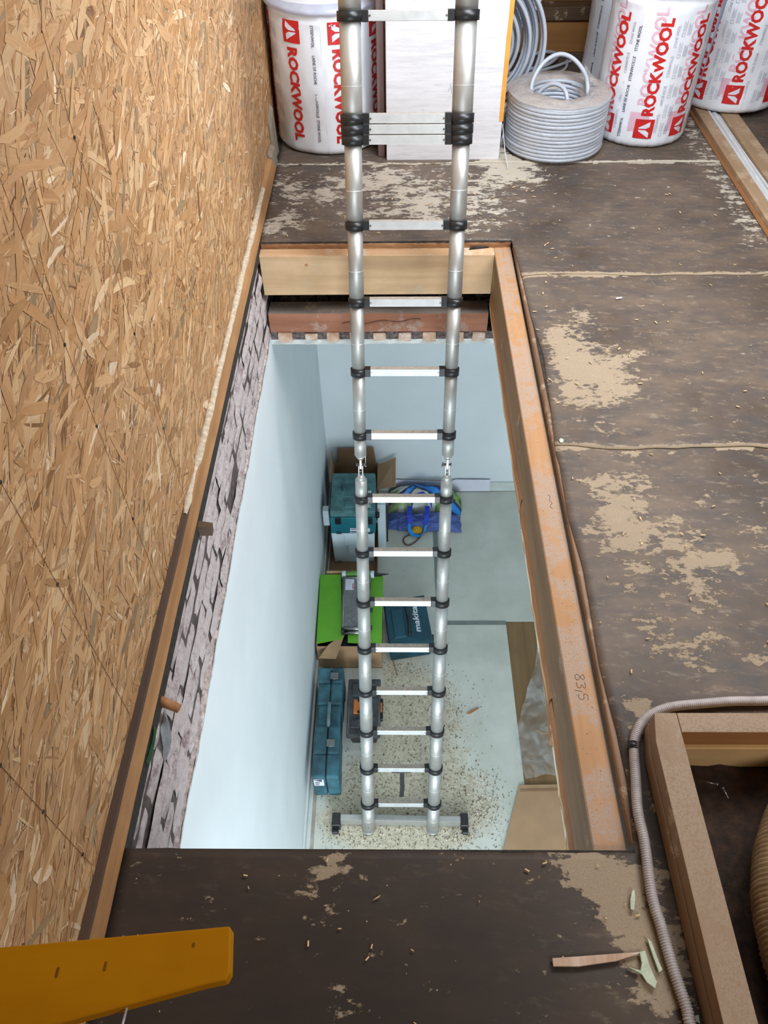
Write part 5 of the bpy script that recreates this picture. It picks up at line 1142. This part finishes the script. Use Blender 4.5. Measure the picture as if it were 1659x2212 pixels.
b.cyl((-0.356, 2.855, GZ + .05), (-0.374, 3.28, GZ + .054), .008, .008, 10); b.cyl((-0.184, 2.855, GZ + .05), (-0.184, 3.28, GZ + .054), .008, .008, 10); b.cyl((-0.356, 2.855, GZ + .05), (-0.184, 2.855, GZ + .05), .014, .014, 12); b.cyl((-0.354, 2.838, GZ + .026), (-0.184, 2.838, GZ + .026), .014, .014, 12); b.cyl((-0.373, 3.28, GZ + .054), (-0.184, 3.28, GZ + .054), .008, .008, 10); obj('metal_edging', b, M['steel'], t)
b = B(); b.box((-0.355, 3.17, GZ + .0585), (-0.295, 3.262, GZ + .0605)); lb = obj('paper_label', b, M['label'], t)
b = B(); b.box((-0.305, 3.175, GZ + .0607), (-0.299, 3.225, GZ + .0612)); obj('red_mark', b, M['red'], lb)
b = B()
for k in range(6): b.box((-0.350, 3.18 + k * .013, GZ + .0607), (-0.315, 3.1825 + k * .013, GZ + .0611))
obj('label_print', b, M['inkgrey'], lb)
for y in (3.02, 2.875):
    b = B(); b.cyl((-0.178, y, GZ + .03), (-0.160, y, GZ + .03), .014, .014, 12); obj('clip', b, M['black'], t)
for (x, y) in ((-0.357, 2.85), (-0.356, 2.835)):
    b = B(); b.box((x - .012, y - .012, GZ + .015), (x + .008, y + .01, GZ + .062), 0.004); obj('corner_guard', b, M['black'], t)
t = thing('sealant_cartridge', (-0.3, 3.31, GZ + .025), 'green labelled sealant cartridge with black nozzle on the green box', 'cartridge')
y_, z_ = 3.315, GZ + .045
b = B(); b.cyl((-0.36, y_, z_), (-0.178, y_ + .004, z_), .0235, .0235, 20); obj('tube_body', b, m_vcol('x') if False else m_plain('green_white_label', (110, 160, 80), .4, var=.3, scale=26), t)
for xa, xb in ((-0.385, -0.358), (-0.180, -0.155)):
    b = B(); b.cyl((xa, y_, z_), (xb, y_, z_), .027, .027, 20); obj('end_cap', b, M['white_pl'], t)
b = B(); b.cyl((-0.155, y_, z_), (-0.075, y_ + .004, z_ - .004), .011, .006, 12); b.cyl((-0.075, y_ + .004, z_ - .004), (-0.052, y_ + .006, z_ - .004), .004, .004, 8); obj('nozzle', b, M['black'], t)
# teal makita case (right)
t = thing('teal_power_tool_case', (0.1, 3.0, FZ), 'dark teal tool case with white lettering right of the green box', 'case')
A0, A1 = Vector((-0.041, 2.79, 0)), Vector((0.257, 2.845, 0)); Bk = Vector((-0.05, 0.385, 0))
def cz(z0, z1, ins=0.0):
    e = (A1 - A0).normalized() * ins; g = Bk.normalized() * ins
    P = [A0 + e + g, A1 - e + g, A1 + Bk - e - g, A0 + Bk + e - g]; return [p + Vector((0, 0, z0)) for p in P], [p + Vector((0, 0, z1)) for p in P]
b = B(); b.hexa(*cz(FZ + .002, -3.02, .008), 0.012); obj('body', b, M['teal_dk'], t)
b = B(); b.hexa(*cz(-3.02, -2.952), 0.012); ld = obj('lid', b, M['teal_dk'], t)
ex = (A1 - A0).normalized(); ey = Bk.normalized(); c0 = A0 + Vector((0, 0, -2.952))
def lp(a, c, z=0.0): return c0 + ex * a + ey * c + Vector((0, 0, z))
b = B(); b.hexa([lp(.04, .06), lp(.13, .06), lp(.13, .30), lp(.04, .30)], [lp(.045, .065, .008), lp(.125, .065, .008), lp(.125, .295, .008), lp(.045, .295, .008)], .003); obj('raised_panel', b, M['teal_dk'], ld)
b = B(); b.tube(spl([lp(.145, .07, .004), lp(.150, .09, .016), lp(.158, .19, .018), lp(.152, .29, .016), lp(.148, .31, .004)], 6), 0.010, 8); obj('carry_handle', b, M['black'], ld)
b = B(); flat_text(b, 'makita', lp(.232, .085, .0012), ey, -ex, 0.215, 0.042, 0.02, 0.2); obj('white_lettering', b, M['ltext'], ld)
for a in (.05, .23):
    q = A0 + ex * a - ey * .004; b = B(); b.hexa([q + ex * v - ey * w_ + Vector((0, 0, -3.06)) for v, w_ in ((-.02, 0), (.02, 0), (.02, -.01), (-.02, -.01))], [q + ex * v - ey * w_ + Vector((0, 0, -2.99)) for v, w_ in ((-.02, 0), (.02, 0), (.02, -.01), (-.02, -.01))], .002); obj('latch', b, M['teal_dk'], t)
q = A1 + ex * .0 + ey * .05; b = B(); b.box((q.x - .004, q.y - .02, -3.06), (q.x + .014, q.y + .02, -2.98), .003); obj('latch', b, M['black'], t)
# blue drill case along the wall
t = thing('blue_drill_case', (-0.42, 2.2, FZ), 'steel blue tool case with chrome latches standing along the left wall', 'case')
def half(x0, x1, s, mat):
    b = B()
    for (y0, y1, dz, dx) in ((1.845, 1.99, 0.0, 0.0), (1.99, 2.165, 0.010, .004), (2.165, 2.33, -0.030, .010), (2.33, 2.475, -.008, .004), (2.475, 2.58, 0.004, 0.0)):
        xa, xb = (x0 + dx, x1) if s < 0 else (x0, x1 - dx)
        b.box((xa, y0, FZ + .001), (xb, y1 + .002, -2.865 + dz), 0.012, seg=2)
    return obj('shell_half', b, mat, t)
half(-0.505, -0.424, -1, M['blue_case']); half(-0.419, -0.342, 1, M['blue_case'])
b = B(); b.box((-0.425, 1.86, FZ + .02), (-0.418, 2.57, -2.885)); obj('seam', b, M['black'], t)
b = B(); b.tube(spl([(-0.421, 2.175, -2.87), (-0.421, 2.19, -2.845), (-0.421, 2.25, -2.84), (-0.421, 2.31, -2.845), (-0.421, 2.325, -2.87)], 5), 0.012, 8); obj('carry_handle', b, M['blue_case_d'], t)
for y in (2.515, 2.055):
    b = B(); b.box((-0.425, y - .022, -2.853), (-0.375, y + .022, -2.848), .001); b.cyl((-0.425, y - .024, -2.849), (-0.378, y - .024, -2.849), .0035, .0035, 8); obj('chrome_latch', b, M['steel'], t)
b = B(); b.box((-0.495, 1.8435, -2.99), (-0.435, 1.8455, -2.90)); sk = obj('sticker', b, M['label'], t)
b = B(); b.prism([(-0.495, 1.843, -2.91), (-0.445, 1.843, -2.93), (-0.445, 1.843, -2.90)], (0, -.0008, 0)); b.box((-.488, 1.842, -2.95), (-.46, 1.843, -2.94)); b.box((-.488, 1.842, -2.975), (-.465, 1.843, -2.967)); obj('sticker_print', b, M['ink'], sk)
# black tool box
t = thing('black_toolbox', (-0.205, 2.35, FZ), 'dusty black toolbox with orange latches beside the blue case', 'toolbox')
b = B(); b.hexa([(-0.285, 2.19, FZ + .001), (-0.128, 2.19, FZ + .001), (-0.128, 2.53, FZ + .001), (-0.285, 2.53, FZ + .001)], [(-0.300, 2.165, -3.00), (-0.110, 2.165, -3.00), (-0.110, 2.55, -3.00), (-0.300, 2.55, -3.00)], .008); obj('body', b, M['black'], t)
b = B(); b.box((-0.315, 2.15, -3.00), (-0.100, 2.555, -2.962), .010, seg=2); ld = obj('lid', b, M['black_d'], t)
b = B(); b.tube([(-0.305, 2.16, -2.962), (-0.108, 2.16, -2.962), (-0.108, 2.545, -2.962), (-0.305, 2.545, -2.962)], .0022, 6, closed=True); obj('lid_rim', b, M['tape'], ld)
b = B(); b.box((-0.29, 2.20, -2.963), (-0.22, 2.26, -2.948), .006); obj('organiser_tray', b, M['black_d'], ld); b = B(); b.box((-.20, 2.2, -2.963), (-.13, 2.28, -2.950), .006); obj('organiser_tray', b, M['black_d'], ld); b = B(); b.box((-0.29, 2.42, -2.963), (-.13, 2.52, -2.952), .006); obj('organiser_tray', b, M['black_d'], ld)
b = B(); b.box((-0.275, 2.30, -2.963), (-0.235, 2.40, -2.950), .003); obj('orange_inlay', b, M['orange'], ld)
b = B(); b.tube(spl([(-0.245, 2.31, -2.955), (-0.20, 2.315, -2.935), (-0.19, 2.35, -2.93), (-0.20, 2.385, -2.935), (-0.245, 2.39, -2.955)], 5), 0.010, 8); obj('carry_handle', b, M['black'], ld)
b = B(); b.box((-0.101, 2.33, -3.01), (-0.090, 2.385, -2.965), .002); obj('orange_latch', b, M['orange'], t)
b = B(); b.box((-0.101, 2.28, -3.03), (-0.084, 2.43, -2.995), .004); obj('side_clasp', b, M['black'], t)
# board of card and dust sheet on the right
b = B(); b.hexa([(0.768, 1.910, FZ + .006), (1.30, 1.92, FZ + .006), (1.28, 1.30, FZ + .02), (0.558, 1.30, FZ + .02)], [(0.768, 1.912, FZ + .012), (1.30, 1.922, FZ + .012), (1.28, 1.302, FZ + .026), (0.558, 1.302, FZ + .026)])
cbd = obj('cardboard_sheet', b, M['card'], label='large brown cardboard sheet leaning at the lower right of the room below', cat='cardboard')
b = B(); b.hexa([(0.772, 1.885, FZ + .0125), (1.29, 1.895, FZ + .0125), (1.29, 1.88, FZ + .0127), (0.766, 1.87, FZ + .0127)], [(0.772, 1.885, FZ + .0145), (1.29, 1.895, FZ + .0145), (1.29, 1.88, FZ + .0147), (0.766, 1.87, FZ + .0147)]); obj('folded_edge', b, M['card_d'], cbd)
b = B()
def fl(u, v):
    y = 1.94 + 1.0 * v; x = 0.80 + 0.20 * v * v - 0.03 * math.sin(v * 6) + (0.45) * u; k = nz(u * 4, v * 7, 1)
    return Vector((x + .02 * nz(v * 9, 2), y + .02 * nz(u * 7, 3), FZ + .025 + .05 * abs(k) + .10 * u * (1 - v) + .02 * abs(nz(u * 12, v * 15, 6))))
b.grid(50, 80, fl); obj('dust_sheet', b, M['film_floor'], label='crumpled milky plastic dust sheet over the wooden floor', cat='plastic sheet')
# small litter below
chipz = FZ + .002
for pts, nm, lab in (([(-.025, 2.80), (-.02, 2.80), (.012, 2.68), (.008, 2.68)], 'thin_stick', 'thin dark stick on the floor beside the teal case'), ([(.47, 2.40), (.52, 2.43), (.56, 2.44), (.53, 2.42), (.49, 2.395)], 'wood_chip', 'brown wood chip on the cover sheet right of the ladder')):
    b = B(); b.prism([(x, y, chipz) for x, y in pts], (0, 0, .006)); obj(nm, b, M['bark'], label=lab, cat='splinter')
def litter(n, mat, nm, lab, s0, s1, seed):
    random.seed(seed); b = B(); k = 0
    while k < n:
        cx_, cy_, r_, w_ = random.choice(LD); x = random.gauss(cx_, r_ * .8); y = random.gauss(cy_, r_ * .9)
        if x < -0.48 or x > 0.8 or y < 1.35 or y > 3.05: continue
        if x < -0.33 and y > 1.84: continue
        if x < -0.09 and 2.15 < y: continue
        if -.06 < x < .28 and y > 2.78: continue
        s_ = random.uniform(s0, s1); a = random.uniform(0, 6.3); p = Vector((x, y, FZ + .001)); k += 1
        P = [p + Vector((math.cos(a + q) * s_ * random.uniform(.6, 1.2), math.sin(a + q) * s_ * random.uniform(.5, 1.1), 0)) for q in (0, 2.1, 4.2)]
        b.prism(P, (0, 0, s_ * .6))
    obj(nm, b, mat, label=lab, cat='debris', kind='stuff')
litter(2200, M['chip'], 'plaster_crumbs', 'pale plaster crumbs strewn under the ladder', .002, .0065, 3)
litter(2200, M['chip2'], 'brown_crumbs', 'brown grit strewn between the pale crumbs under the ladder', .0015, .0055, 4)
